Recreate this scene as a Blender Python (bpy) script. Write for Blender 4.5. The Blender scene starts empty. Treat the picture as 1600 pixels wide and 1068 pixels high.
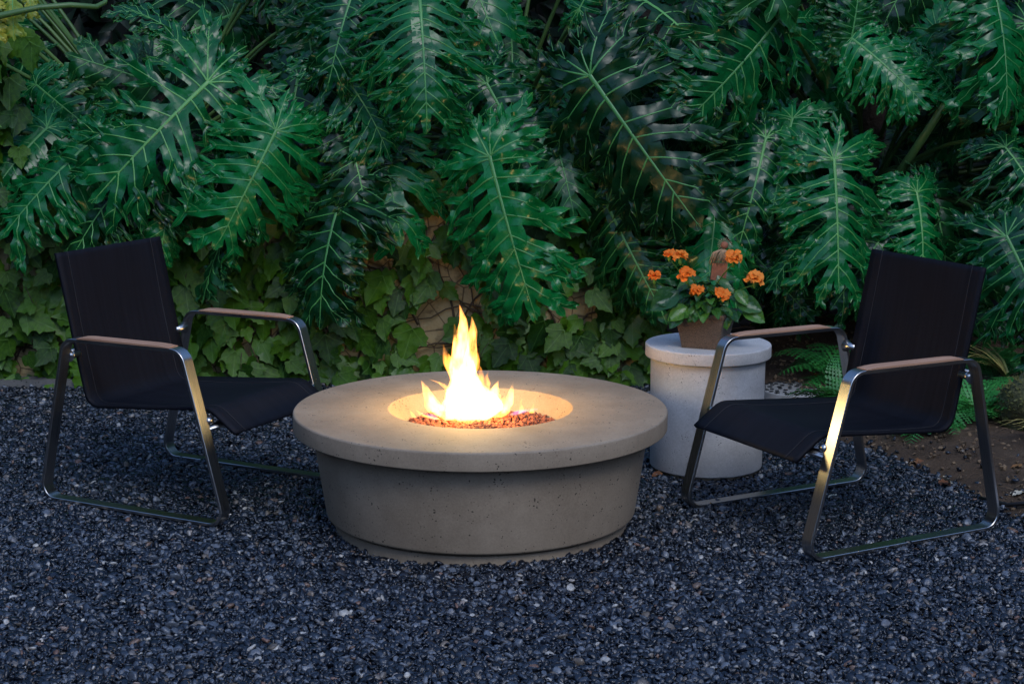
import bpy, math, random
import numpy as np
from mathutils import Vector, Matrix, noise as mnoise

# ------------------------------------------------------------------ camera, sky, sun, exposure
F_PX, CAM_H, PITCH = 2610.0, 1.567, 0.183
SC = bpy.context.scene
COL = SC.collection
cam_d = bpy.data.cameras.new('camera')
cam_d.sensor_width = 36.0
cam_d.lens = F_PX / 1600.0 * 36.0
cam_d.clip_end = 400.0
cam = bpy.data.objects.new('camera', cam_d)
COL.objects.link(cam)
cam.location = (0, 0, CAM_H)
cam.rotation_euler = (math.pi / 2 - PITCH, 0, 0)
SC.camera = cam

SUN_ELEV, SUN_ROT = math.radians(47), math.radians(160)     # high and veiled, from behind the camera
world = bpy.data.worlds.new('World')
SC.world = world
world.use_nodes = True
wn = world.node_tree
sky = wn.nodes.new('ShaderNodeTexSky')
sky.sky_type = 'NISHITA'
sky.sun_disc = False
sky.sun_elevation = SUN_ELEV
sky.sun_rotation = SUN_ROT
sky.ozone_density = 8.0
wn.links.new(sky.outputs[0], wn.nodes['Background'].inputs[0])
wn.nodes['Background'].inputs[1].default_value = 0.15
sun_d = bpy.data.lights.new('sun', 'SUN')
sun_d.energy = 0.5
sun_d.angle = math.radians(22)
sun_d.color = (1.0, 0.99, 0.97)
sun = bpy.data.objects.new('sun', sun_d)
COL.objects.link(sun)
sdir = Vector((math.sin(SUN_ROT) * math.cos(SUN_ELEV), math.cos(SUN_ROT) * math.cos(SUN_ELEV), math.sin(SUN_ELEV)))
sun.rotation_euler = sdir.to_track_quat('Z', 'Y').to_euler()
SC.view_settings.view_transform = 'Standard'
SC.view_settings.look = 'None'
SC.view_settings.gamma = 1.0
SC.view_settings.exposure = 0.72
SC.cycles.use_denoising = True
SC.cycles.max_bounces = 8
SC.cycles.transparent_max_bounces = 8
SC.cycles.sample_clamp_indirect = 3.0

# ------------------------------------------------------------------ helpers
CP, SP = math.cos(PITCH), math.sin(PITCH)

def at(x, y, Y):
    """world point seen at photo pixel x, y at distance Y along +y"""
    dx, up = (x - 800) / F_PX, (534 - y) / F_PX
    t = Y / (CP + up * SP)
    return Vector((dx * t, Y, CAM_H + (-SP + up * CP) * t))

def gnd(x, y, z=0.0):
    dx, up = (x - 800) / F_PX, (534 - y) / F_PX
    t = (z - CAM_H) / (-SP + up * CP)
    return Vector((dx * t, (CP + up * SP) * t, z))

def mesh_of(name, V, Fc, smooth=True):
    me = bpy.data.meshes.new(name)
    me.from_pydata([tuple(v) for v in V], [], [tuple(f) for f in Fc])
    if smooth:
        me.polygons.foreach_set('use_smooth', [True] * len(me.polygons))
    me.update()
    return me

def link(name, me, mat=None, parent=None):
    o = bpy.data.objects.new(name, me)
    COL.objects.link(o)
    if mat is not None and me is not None and not me.materials:
        me.materials.append(mat)
    if parent is not None:
        o.parent = parent
    return o

def obj(name, VF, mat, parent=None, smooth=True):
    return link(name, mesh_of(name, VF[0], VF[1], smooth), mat, parent)

def empty(name, loc=(0, 0, 0), rz=0.0):
    o = bpy.data.objects.new(name, None)
    COL.objects.link(o)
    o.location = loc
    o.rotation_euler = (0, 0, rz)
    o.empty_display_size = 0.1
    return o

def tag(o, label, cat, group=None):
    o['label'] = label
    o['category'] = cat
    if group:
        o['group'] = group
    return o

def structure(o):
    o['kind'] = 'structure'
    return o

def stuff(o):
    o['kind'] = 'stuff'
    return o

def merge(parts):
    V, Fc, n = [], [], 0
    for v, f in parts:
        V.extend(v)
        Fc.extend([tuple(i + n for i in q) for q in f])
        n += len(v)
    return V, Fc

def tube(pts, rad, sides=8, caps=True):
    pts = [Vector(p) for p in pts]
    n = len(pts)
    if not hasattr(rad, '__len__'):
        rad = [rad] * n
    V, Fc = [], []
    up = None
    for i, p in enumerate(pts):
        d = (pts[min(i + 1, n - 1)] - pts[max(i - 1, 0)]).normalized()
        if up is None:
            up = d.orthogonal().normalized()
        else:
            up = (up - d * up.dot(d))
            up = up.normalized() if up.length > 1e-6 else d.orthogonal().normalized()
        s = d.cross(up)
        for k in range(sides):
            a = 2 * math.pi * k / sides
            V.append(p + (up * math.cos(a) + s * math.sin(a)) * rad[i])
    for i in range(n - 1):
        for k in range(sides):
            k2 = (k + 1) % sides
            Fc.append((i * sides + k, i * sides + k2, (i + 1) * sides + k2, (i + 1) * sides + k))
    if caps:
        Fc.append(tuple(range(sides))[::-1])
        Fc.append(tuple((n - 1) * sides + k for k in range(sides)))
    return V, Fc

def lathe(prof, seg=96):
    """prof: list of (r, z), open; closes poles where r is 0"""
    V, Fc = [], []
    n = len(prof)
    for k in range(seg):
        a = 2 * math.pi * k / seg
        for r, z in prof:
            V.append((r * math.cos(a), r * math.sin(a), z))
    for k in range(seg):
        k2 = (k + 1) % seg
        for i in range(n - 1):
            Fc.append((k * n + i, k2 * n + i, k2 * n + i + 1, k * n + i + 1))
    return V, Fc

def fillet(corners, r, seg=5, closed=True):
    """round the corners of a 2D polyline"""
    out = []
    n = len(corners)
    for i in range(n):
        p = Vector(corners[i])
        if not closed and i in (0, n - 1):
            out.append(p)
            continue
        a = Vector(corners[i - 1])
        b = Vector(corners[(i + 1) % n])
        rr = r[i] if hasattr(r, '__len__') else r
        if rr <= 0:
            out.append(p)
            continue
        u, v = (a - p).normalized(), (b - p).normalized()
        half = math.acos(max(-1, min(1, u.dot(v)))) / 2
        t = rr / math.tan(half)
        c = p + (u + v).normalized() * (rr / math.sin(half))
        s, e = p + u * t - c, p + v * t - c
        ang = math.atan2(s.x * e.y - s.y * e.x, s.dot(e))
        for k in range(seg + 1):
            q = ang * k / seg
            out.append(c + Vector((s.x * math.cos(q) - s.y * math.sin(q), s.x * math.sin(q) + s.y * math.cos(q))))
    return out

def box(x0, x1, y0, y1, z0, z1, b=0.0):
    if b <= 0:
        V = [(x, y, z) for z in (z0, z1) for y in (y0, y1) for x in (x0, x1)]
        return V, [(0, 2, 3, 1), (4, 5, 7, 6), (0, 1, 5, 4), (2, 6, 7, 3), (0, 4, 6, 2), (1, 3, 7, 5)]
    import bmesh
    bm = bmesh.new()
    bmesh.ops.create_cube(bm, size=1)
    for v in bm.verts:
        v.co = Vector(((x0 + x1) / 2 + v.co.x * (x1 - x0), (y0 + y1) / 2 + v.co.y * (y1 - y0), (z0 + z1) / 2 + v.co.z * (z1 - z0)))
    bmesh.ops.bevel(bm, geom=bm.edges[:], offset=b, segments=2, affect='EDGES')
    bm.verts.index_update()
    r = [tuple(v.co) for v in bm.verts], [tuple(v.index for v in f.verts) for f in bm.faces]
    bm.free()
    return r

def ico(sub=1):
    import bmesh
    bm = bmesh.new()
    bmesh.ops.create_icosphere(bm, subdivisions=sub, radius=1)
    V = np.array([v.co[:] for v in bm.verts])
    Fc = [tuple(v.index for v in f.verts) for f in bm.faces]
    bm.free()
    return V, Fc

# ------------------------------------------------------------------ materials
def mat_new(name):
    m = bpy.data.materials.new(name)
    m.use_nodes = True
    return m, m.node_tree, m.node_tree.nodes['Principled BSDF']

def nd(t, kind, **kw):
    n = t.nodes.new(kind)
    for k, v in kw.items():
        setattr(n, k, v)
    return n

def ramp(t, stops, src):
    r = nd(t, 'ShaderNodeValToRGB')
    while len(r.color_ramp.elements) > 1:
        r.color_ramp.elements.remove(r.color_ramp.elements[-1])
    r.color_ramp.elements[0].position = stops[0][0]
    r.color_ramp.elements[0].color = (*stops[0][1], 1)
    for p, c in stops[1:]:
        e = r.color_ramp.elements.new(p)
        e.color = (*c, 1)
    t.links.new(src, r.inputs[0])
    return r.outputs[0]

def noise_tex(t, scale, detail=4, rough=0.55, vec=None):
    n = nd(t, 'ShaderNodeTexNoise')
    n.inputs['Scale'].default_value = scale
    n.inputs['Detail'].default_value = detail
    n.inputs['Roughness'].default_value = rough
    if vec is None:
        vec = nd(t, 'ShaderNodeTexCoord').outputs['Object']
    t.links.new(vec, n.inputs['Vector'])
    return n.outputs['Fac']

def bump(t, bsdf, h, strength=0.3, dist=0.01, prev=None):
    b = nd(t, 'ShaderNodeBump')
    b.inputs['Strength'].default_value = strength
    b.inputs['Distance'].default_value = dist
    t.links.new(h, b.inputs['Height'])
    if prev is not None:
        t.links.new(prev, b.inputs['Normal'])
    t.links.new(b.outputs[0], bsdf.inputs['Normal'])
    return b.outputs[0]

def mix(t, a, b, fac, mode='MIX'):
    m = nd(t, 'ShaderNodeMix', data_type='RGBA', blend_type=mode)
    for s, v in ((m.inputs[6], a), (m.inputs[7], b)):
        if isinstance(v, (tuple, list)):
            s.default_value = (*v, 1)
        else:
            t.links.new(v, s)
    if isinstance(fac, (int, float)):
        m.inputs[0].default_value = fac
    else:
        t.links.new(fac, m.inputs[0])
    return m.outputs[2]

def simple(name, col, rough=0.5, metal=0.0, var=0.25, nscale=8, bs=0.0, bscale=60, bdist=0.003):
    m, t, b = mat_new(name)
    n = noise_tex(t, nscale)
    lo = tuple(c * (1 - var) for c in col)
    hi = tuple(min(1, c * (1 + var)) for c in col)
    t.links.new(ramp(t, [(0.3, lo), (0.7, hi)], n), b.inputs['Base Color'])
    b.inputs['Roughness'].default_value = rough
    b.inputs['Metallic'].default_value = metal
    if bs > 0:
        bump(t, b, noise_tex(t, bscale), bs, bdist)
    return m

def leaf_mat(name, lo, hi, rough=0.3, scale=9, spec=0.5, bs=0.25, bscale=45, edge=None, trans=0.0):
    m, t, b = mat_new(name)
    oi = nd(t, 'ShaderNodeObjectInfo')
    n = noise_tex(t, scale)
    add = nd(t, 'ShaderNodeMath', operation='MULTIPLY_ADD')
    t.links.new(oi.outputs['Random'], add.inputs[0])
    add.inputs[1].default_value = 0.6
    t.links.new(n, add.inputs[2])
    sub = nd(t, 'ShaderNodeMath', operation='SUBTRACT')
    t.links.new(add.outputs[0], sub.inputs[0])
    sub.inputs[1].default_value = 0.3
    c = ramp(t, [(0.25, lo), (0.75, hi)], sub.outputs[0])
    if edge:
        e = nd(t, 'ShaderNodeAttribute', attribute_name='tip')
        p = nd(t, 'ShaderNodeMath', operation='POWER')
        t.links.new(e.outputs['Fac'], p.inputs[0])
        p.inputs[1].default_value = 5.0
        c = mix(t, c, edge, p.outputs[0])
    t.links.new(c, b.inputs['Base Color'])
    r2 = ramp(t, [(0.3, (rough * 0.75,) * 3), (0.7, (rough * 1.4,) * 3)], noise_tex(t, 18))
    t.links.new(r2, b.inputs['Roughness'])
    b.inputs['Specular IOR Level'].default_value = spec
    if trans > 0:
        tr = nd(t, 'ShaderNodeBsdfTranslucent')
        t.links.new(mix(t, c, (0.5, 0.9, 0.15), 0.35, 'MIX'), tr.inputs[0])
        ms = nd(t, 'ShaderNodeMixShader')
        ms.inputs[0].default_value = trans
        t.links.new(b.outputs[0], ms.inputs[1])
        t.links.new(tr.outputs[0], ms.inputs[2])
        t.links.new(ms.outputs[0], t.nodes['Material Output'].inputs[0])
    if bs:
        bump(t, b, noise_tex(t, bscale, 3), bs, 0.006)
    return m

def concrete(name, lo, hi, pits=90, rough=0.75):
    m, t, b = mat_new(name)
    n1 = noise_tex(t, 6, 6, 0.6)
    c = ramp(t, [(0.3, lo), (0.7, hi)], n1)
    c = mix(t, c, ramp(t, [(0.35, (0.78, 0.76, 0.73)), (0.6, (1.06, 1.06, 1.06))], noise_tex(t, 2.2, 7, 0.7)), 0.8, 'MULTIPLY')
    fine = noise_tex(t, 160, 3, 0.7)
    c = mix(t, c, ramp(t, [(0.35, (0.62, 0.62, 0.62)), (0.65, (1, 1, 1))], fine), 0.45, 'MULTIPLY')
    vo = nd(t, 'ShaderNodeTexVoronoi')
    vo.inputs['Scale'].default_value = pits
    vo.inputs['Randomness'].default_value = 1.0
    wob = nd(t, 'ShaderNodeTexCoord')
    wm = nd(t, 'ShaderNodeVectorMath', operation='MULTIPLY_ADD')
    nn = nd(t, 'ShaderNodeTexNoise')
    nn.inputs['Scale'].default_value = 70
    t.links.new(wob.outputs['Object'], nn.inputs['Vector'])
    t.links.new(nn.outputs['Color'], wm.inputs[0])
    wm.inputs[1].default_value = (0.012, 0.012, 0.012)
    t.links.new(wob.outputs['Object'], wm.inputs[2])
    t.links.new(wm.outputs[0], vo.inputs['Vector'])
    gate = noise_tex(t, 25, 2)
    thr = nd(t, 'ShaderNodeMapRange')
    t.links.new(gate, thr.inputs[0])
    thr.inputs[1].default_value = 0.44
    thr.inputs[2].default_value = 0.74
    thr.inputs[3].default_value = 0.02
    thr.inputs[4].default_value = 0.33
    lt = nd(t, 'ShaderNodeMath', operation='LESS_THAN')
    t.links.new(vo.outputs['Distance'], lt.inputs[0])
    t.links.new(thr.outputs[0], lt.inputs[1])
    c = mix(t, c, mix(t, c, (0.25, 0.25, 0.25), 1.0, 'MULTIPLY'), lt.outputs[0])
    t.links.new(c, b.inputs['Base Color'])
    b.inputs['Roughness'].default_value = rough
    inv = nd(t, 'ShaderNodeMath', operation='SUBTRACT')
    inv.inputs[0].default_value = 1.0
    t.links.new(lt.outputs[0], inv.inputs[1])
    p = bump(t, b, inv.outputs[0], 0.5, 0.003)
    bump(t, b, fine, 0.12, 0.002, p)
    return m

M = {}
M['pit'] = concrete('warm_concrete', (0.29, 0.22, 0.15), (0.385, 0.30, 0.21))
M['table'] = concrete('pale_concrete', (0.50, 0.49, 0.48), (0.64, 0.63, 0.62), pits=140)
M['kerb'] = concrete('grey_concrete', (0.10, 0.10, 0.10), (0.2, 0.2, 0.19), pits=60)
M['philo'] = leaf_mat('philodendron_leaf', (0.0012, 0.045, 0.012), (0.0035, 0.135, 0.028), 0.23, edge=(0.06, 0.26, 0.03), trans=0.03, spec=0.32, bs=0.22, bscale=11)
M['philo_old'] = leaf_mat('old_philodendron_leaf', (0.0015, 0.026, 0.007), (0.005, 0.07, 0.014), 0.3, edge=(0.12, 0.2, 0.03), bs=0.25, bscale=11, spec=0.3)
M['vein'] = leaf_mat('leaf_vein', (0.05, 0.21, 0.05), (0.10, 0.31, 0.07), 0.4, bs=0)
M['stalk'] = leaf_mat('leaf_stalk', (0.06, 0.13, 0.03), (0.11, 0.2, 0.05), 0.4, bs=0.1)
M['ivy'] = leaf_mat('ivy_leaf', (0.008, 0.042, 0.003), (0.055, 0.145, 0.007), 0.4, spec=0.32, bs=0.3, bscale=60, trans=0.08)
M['ivy_vein'] = leaf_mat('ivy_vein', (0.04, 0.12, 0.015), (0.09, 0.2, 0.025), 0.5, bs=0)
M['yleaf'] = leaf_mat('yellow_leaf', (0.16, 0.26, 0.02), (0.38, 0.36, 0.03), 0.45, trans=0.2)
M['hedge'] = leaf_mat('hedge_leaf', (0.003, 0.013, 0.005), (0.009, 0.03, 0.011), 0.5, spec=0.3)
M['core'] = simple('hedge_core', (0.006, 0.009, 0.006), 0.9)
M['fern'] = leaf_mat('fern_leaf', (0.015, 0.14, 0.025), (0.05, 0.30, 0.05), 0.45, bs=0.1, trans=0.12)
M['straw'] = leaf_mat('grass_blade', (0.08, 0.12, 0.02), (0.3, 0.24, 0.07), 0.6, bs=0)
M['vine'] = simple('vine_bark', (0.075, 0.05, 0.03), 0.85, nscale=30, bs=0.4)
M['bark'] = simple('trunk_bark', (0.05, 0.036, 0.024), 0.9, nscale=12, bs=0.8, bscale=35, bdist=0.02)
M['wood'] = None
M['fabric'] = None

def steel():
    m, t, b = mat_new('brushed_steel')
    tc = nd(t, 'ShaderNodeTexCoord')
    mp = nd(t, 'ShaderNodeMapping')
    mp.inputs['Scale'].default_value = (6, 900, 6)
    t.links.new(tc.outputs['Object'], mp.inputs[0])
    n = noise_tex(t, 1.0, 3, 0.6, mp.outputs[0])
    t.links.new(ramp(t, [(0.3, (0.38, 0.38, 0.38)), (0.7, (0.54, 0.53, 0.51))], n), b.inputs['Base Color'])
    t.links.new(ramp(t, [(0.2, (0.24,) * 3), (0.8, (0.36,) * 3)], n), b.inputs['Roughness'])
    b.inputs['Metallic'].default_value = 1.0
    bump(t, b, n, 0.06, 0.001)
    return m
M['steel'] = steel()

def fabric():
    m, t, b = mat_new('dark_mesh_sling')
    tc = nd(t, 'ShaderNodeTexCoord')
    h = None
    for axis in (0, 1, 2):
        w = nd(t, 'ShaderNodeTexWave', wave_type='BANDS', bands_direction='XYZ'[axis])
        w.inputs['Scale'].default_value = 95
        w.inputs['Distortion'].default_value = 0.4
        t.links.new(tc.outputs['Object'], w.inputs['Vector'])
        if h is None:
            h = w.outputs['Fac']
        else:
            a = nd(t, 'ShaderNodeMath', operation='ADD')
            t.links.new(h, a.inputs[0])
            t.links.new(w.outputs['Fac'], a.inputs[1])
            h = a.outputs[0]
    mp = nd(t, 'ShaderNodeMapping')
    mp.inputs['Scale'].default_value = (2, 60, 2)
    t.links.new(tc.outputs['Object'], mp.inputs[0])
    st = noise_tex(t, 1, 4, 0.6, mp.outputs[0])
    t.links.new(ramp(t, [(0.3, (0.0045, 0.005, 0.008)), (0.7, (0.009, 0.0098, 0.015))], st), b.inputs['Base Color'])
    b.inputs['Roughness'].default_value = 0.62
    b.inputs['Specular IOR Level'].default_value = 0.14
    bump(t, b, h, 0.08, 0.001)
    return m
M['fabric'] = fabric()

def wood():
    m, t, b = mat_new('weathered_teak')
    tc = nd(t, 'ShaderNodeTexCoord')
    mp = nd(t, 'ShaderNodeMapping')
    mp.inputs['Scale'].default_value = (3, 70, 40)
    t.links.new(tc.outputs['Object'], mp.inputs[0])
    n = noise_tex(t, 1, 5, 0.6, mp.outputs[0])
    t.links.new(ramp(t, [(0.25, (0.30, 0.15, 0.085)), (0.75, (0.55, 0.32, 0.20))], n), b.inputs['Base Color'])
    b.inputs['Roughness'].default_value = 0.6
    bump(t, b, n, 0.3, 0.002)
    return m
M['wood'] = wood()

def pebble_mat():
    m, t, b = mat_new('dark_pebble')
    a = nd(t, 'ShaderNodeAttribute', attribute_name='tint', attribute_type='INSTANCER')
    c = ramp(t, [(0.0, (0.003, 0.005, 0.009)), (0.5, (0.011, 0.016, 0.026)), (0.76, (0.034, 0.045, 0.064)), (0.92, (0.14, 0.16, 0.19)),
                 (0.972, (0.15, 0.12, 0.09)), (0.984, (0.18, 0.09, 0.06)), (0.99, (0.42, 0.4, 0.36)), (1.0, (0.5, 0.47, 0.42))], a.outputs['Fac'])
    n = noise_tex(t, 1.7, 3)
    c = mix(t, c, ramp(t, [(0.3, (0.6, 0.6, 0.6)), (0.7, (1.25, 1.25, 1.25))], n), 1.0, 'MULTIPLY')
    t.links.new(c, b.inputs['Base Color'])
    b.inputs['Roughness'].default_value = 0.22
    b.inputs['Specular IOR Level'].default_value = 0.6
    bump(t, b, noise_tex(t, 5, 4), 0.15, 0.1)
    return m
M['pebble'] = pebble_mat()

def soil_mat():
    m, t, b = mat_new('garden_soil')
    n = noise_tex(t, 5, 8, 0.7)
    c = ramp(t, [(0.3, (0.045, 0.027, 0.015)), (0.55, (0.10, 0.062, 0.035)), (0.75, (0.17, 0.115, 0.07))], n)
    sp = noise_tex(t, 170, 2)
    c = mix(t, c, (0.24, 0.19, 0.13), ramp(t, [(0.68, (0, 0, 0)), (0.74, (1, 1, 1))], sp))
    t.links.new(c, b.inputs['Base Color'])
    b.inputs['Roughness'].default_value = 0.95
    p = bump(t, b, noise_tex(t, 60, 6, 0.7), 0.9, 0.02)
    return m
M['soil'] = soil_mat()

def plaster_mat():
    m, t, b = mat_new('old_tan_plaster')
    n = noise_tex(t, 4, 6, 0.65)
    c = ramp(t, [(0.3, (0.34, 0.25, 0.12)), (0.7, (0.54, 0.43, 0.23))], n)
    vo = nd(t, 'ShaderNodeTexVoronoi', feature='DISTANCE_TO_EDGE')
    vo.inputs['Scale'].default_value = 11
    tc = nd(t, 'ShaderNodeTexCoord')
    t.links.new(tc.outputs['Object'], vo.inputs['Vector'])
    c = mix(t, (0.07, 0.042, 0.022), c, ramp(t, [(0.0, (0, 0, 0)), (0.045, (1, 1, 1))], vo.outputs['Distance']))
    c = mix(t, c, (0.06, 0.04, 0.02), ramp(t, [(0.52, (0, 0, 0)), (0.66, (0.8, 0.8, 0.8))], noise_tex(t, 9, 5, 0.7)))
    t.links.new(c, b.inputs['Base Color'])
    b.inputs['Roughness'].default_value = 0.9
    bump(t, b, noise_tex(t, 40, 6), 0.6, 0.01)
    return m
M['plaster'] = plaster_mat()
M['lava'] = simple('lava_rock', (0.20, 0.065, 0.035), 0.85, var=0.6, nscale=45, bs=0.5, bscale=250)
M['bowl'] = M['pit']
M['petal'] = leaf_mat('orange_petal', (0.95, 0.20, 0.02), (1.0, 0.33, 0.05), 0.5, scale=40, spec=0.2, bs=0, trans=0.25)
M['bud'] = leaf_mat('green_bud', (0.06, 0.16, 0.02), (0.1, 0.24, 0.03), 0.5, bs=0)
M['fl_leaf'] = leaf_mat('crossandra_leaf', (0.01, 0.06, 0.015), (0.06, 0.17, 0.02), 0.28, bs=0.5, bscale=70, trans=0.1)
M['doll'] = simple('rust_clay', (0.28, 0.10, 0.05), 0.85, nscale=60, bs=0.4, bscale=120)
M['raffia'] = simple('dry_raffia', (0.42, 0.27, 0.15), 0.8, nscale=70)
M['rock'] = simple('mossy_rock', (0.07, 0.075, 0.03), 0.95, var=0.6, nscale=16, bs=0.9, bscale=50, bdist=0.02)
M['moss'] = leaf_mat('moss', (0.05, 0.07, 0.012), (0.13, 0.12, 0.03), 0.8, bs=0)
M['white'] = simple('white_tile', (0.3, 0.3, 0.29), 0.5, var=0.1)
M['black'] = simple('black_tile', (0.02, 0.022, 0.025), 0.3)
M['hose'] = simple('black_rubber', (0.012, 0.012, 0.013), 0.5)
M['dead'] = leaf_mat('dead_leaf', (0.16, 0.06, 0.02), (0.36, 0.2, 0.06), 0.7, bs=0.3)
M['pale'] = leaf_mat('pale_leaf', (0.45, 0.42, 0.33), (0.6, 0.55, 0.42), 0.7, bs=0.2)
M['slab'] = simple('painted_metal_grey', (0.10, 0.11, 0.12), 0.6)

def wicker():
    m, t, b = mat_new('brown_woven_pot')
    tc = nd(t, 'ShaderNodeTexCoord')
    w = nd(t, 'ShaderNodeTexWave', wave_type='BANDS', bands_direction='Z')
    w.inputs['Scale'].default_value = 80
    w.inputs['Distortion'].default_value = 9
    w.inputs['Detail'].default_value = 3
    w.inputs['Detail Scale'].default_value = 3
    t.links.new(tc.outputs['Object'], w.inputs['Vector'])
    c = ramp(t, [(0.1, (0.05, 0.032, 0.02)), (0.8, (0.20, 0.135, 0.088))], w.outputs['Fac'])
    t.links.new(c, b.inputs['Base Color'])
    b.inputs['Roughness'].default_value = 0.55
    bump(t, b, w.outputs['Fac'], 0.8, 0.004)
    return m
M['wicker'] = wicker()
M['thread'] = simple('seam_thread', (0.02, 0.02, 0.024), 0.8)

def flame_mat(name, col, k):
    m = bpy.data.materials.new(name)
    m.use_nodes = True
    t = m.node_tree
    t.nodes.clear()
    o = nd(t, 'ShaderNodeOutputMaterial')
    e = nd(t, 'ShaderNodeEmission')
    e.inputs[0].default_value = (*col, 1)
    e.inputs[1].default_value = k
    tc = nd(t, 'ShaderNodeTexCoord')
    mp = nd(t, 'ShaderNodeMapping')
    mp.inputs['Scale'].default_value = (1, 1, 0.35)
    t.links.new(tc.outputs['Object'], mp.inputs[0])
    n = noise_tex(t, 42, 3, 0.6, mp.outputs[0])
    mr = nd(t, 'ShaderNodeMapRange')
    mr.inputs[1].default_value, mr.inputs[2].default_value = 0.38, 0.62
    mr.inputs[3].default_value, mr.inputs[4].default_value = 0.12 * k, 1.5 * k
    t.links.new(n, mr.inputs[0])
    t.links.new(mr.outputs[0], e.inputs[1])
    t.links.new(e.outputs[0], o.inputs['Volume'])
    m.cycles.volume_step_rate = 0.15
    return m
M['flame'] = flame_mat('flame', (1.0, 0.40, 0.085), 150)
M['flame_thin'] = flame_mat('thin_flame', (1.0, 0.34, 0.05), 95)
M['flame_blue'] = flame_mat('blue_flame', (0.25, 0.3, 1.0), 10)

# ------------------------------------------------------------------ ground
rng = np.random.default_rng(7)
random.seed(7)
g = obj('ground', ([(-60, -20, -0.03), (60, -20, -0.03), (60, 100, -0.03), (-60, 100, -0.03)], [(0, 1, 2, 3)]), M['soil'])
structure(g)

# planting bed: mound of soil at the right and behind the wall
EDGE = [(1.02, 9.6), (1.02, 7.3), (1.05, 6.86), (1.19, 6.5), (1.328, 6.18), (1.44, 6.02), (1.546, 5.744), (1.607, 5.473), (1.66, 5.196), (1.74, 4.7), (1.85, 4.0), (2.0, 2.5), (2.1, 1.0)]
def edge_x(y):
    pts = EDGE[::-1]
    ys = [p[1] for p in pts]
    xs = [p[0] for p in pts]
    return np.interp(y, ys, xs)

def soil_h(x, y):
    d = x - edge_x(y)
    h = -0.03 + 0.062 * np.clip((d + 0.05) / 0.25, 0, 1) + 0.035 * np.clip(d, 0, 3)
    h = h + np.clip(y - 7.0, 0, 6) * 0.06 * np.clip(d * 2, 0, 1)
    return h

nx, ny = 150, 210
xs = np.linspace(0.9, 6.0, nx)
ys = np.linspace(2.5, 10.5, ny)
V = []
for y in ys:
    for x in xs:
        h = float(soil_h(x, y))
        n = mnoise.noise(Vector((x * 3, y * 3, 0))) * 0.018 + mnoise.noise(Vector((x * 11, y * 11, 3))) * 0.010 + mnoise.noise(Vector((x * 31, y * 31, 6))) * 0.005
        V.append((x, y, h + n * (1 if x > edge_x(y) - 0.1 else 0)))
Fc = [(j * nx + i, j * nx + i + 1, (j + 1) * nx + i + 1, (j + 1) * nx + i) for j in range(ny - 1) for i in range(nx - 1)]
structure(obj('soil_bed', (V, Fc), M['soil']))
gb = []
for i, (ex, ey) in enumerate(EDGE):
    gb.append((ex - 0.0, ey))
structure(obj('gravel_base', ([(-8, 0.5, -0.008), (2.15, 0.5, -0.008)] + [(x + 0.02, y, -0.008) for x, y in EDGE[::-1][:-1]] + [(1.02, 7.6, -0.008), (-8, 7.6, -0.008)],
                              [tuple(range(2 + len(EDGE) - 1 + 2))]), simple('gravel_grit', (0.012, 0.013, 0.015), 0.8, nscale=60), smooth=False))

# ------------------------------------------------------------------ gravel (pebbles nobody could count)
peb_col = bpy.data.collections.new('pebble_shapes')
for k in range(10):
    V, Fc = ico(2)
    r = np.random.default_rng(100 + k)
    sc = np.array([1.0, r.uniform(0.6, 0.9), r.uniform(0.3, 0.5)])
    off = r.uniform(-50, 50, 3)
    out = []
    for v in V:
        d = 1 + 0.5 * mnoise.noise(Vector(v * 1.0 + off)) + 0.22 * mnoise.noise(Vector(v * 2.6 + off))
        w = v * d
        w = np.sign(w) * np.abs(w) ** 0.9
        out.append(w * sc)
    me = mesh_of('pebble', out, Fc)
    me.materials.append(M['pebble'])
    po = bpy.data.objects.new('pebble_shape', me)
    peb_col.objects.link(po)

def gravel_points():
    P = []
    # (y0, y1, spacing) layers; a jittered grid, finer where it is near
    def grid(y0, y1, sp, x_lo, x_hi, z0, zj):
        yy = np.arange(y0, y1, sp)
        xx = np.arange(x_lo, x_hi, sp)
        gx, gy = np.meshgrid(xx, yy)
        gx = gx.ravel() + rng.uniform(-0.55, 0.55, gx.size) * sp
        gy = gy.ravel() + rng.uniform(-0.55, 0.55, gy.size) * sp
        gz = z0 + rng.uniform(0, zj, gx.size)
        return np.stack([gx, gy, gz], 1)
    P.append(grid(2.7, 7.5, 0.0112, -3.2, 2.2, -0.006, 0.012))
    P = np.concatenate(P)
    x, y = P[:, 0], P[:, 1]
    inside = (np.abs(x) < 0.34 * y + 0.7)
    ex = edge_x(y) + rng.normal(0, 0.03, x.size)
    keep = inside & (x < ex) & (y < np.where(x < -0.98, 7.335, 7.44))
    keep &= (x + 0.101) ** 2 + (y - 5.247) ** 2 > 0.44 ** 2
    keep &= (x - 0.707) ** 2 + (y - 5.918) ** 2 > 0.17 ** 2
    P = P[keep]
    # strays on the soil
    return P
P = gravel_points()
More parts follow.
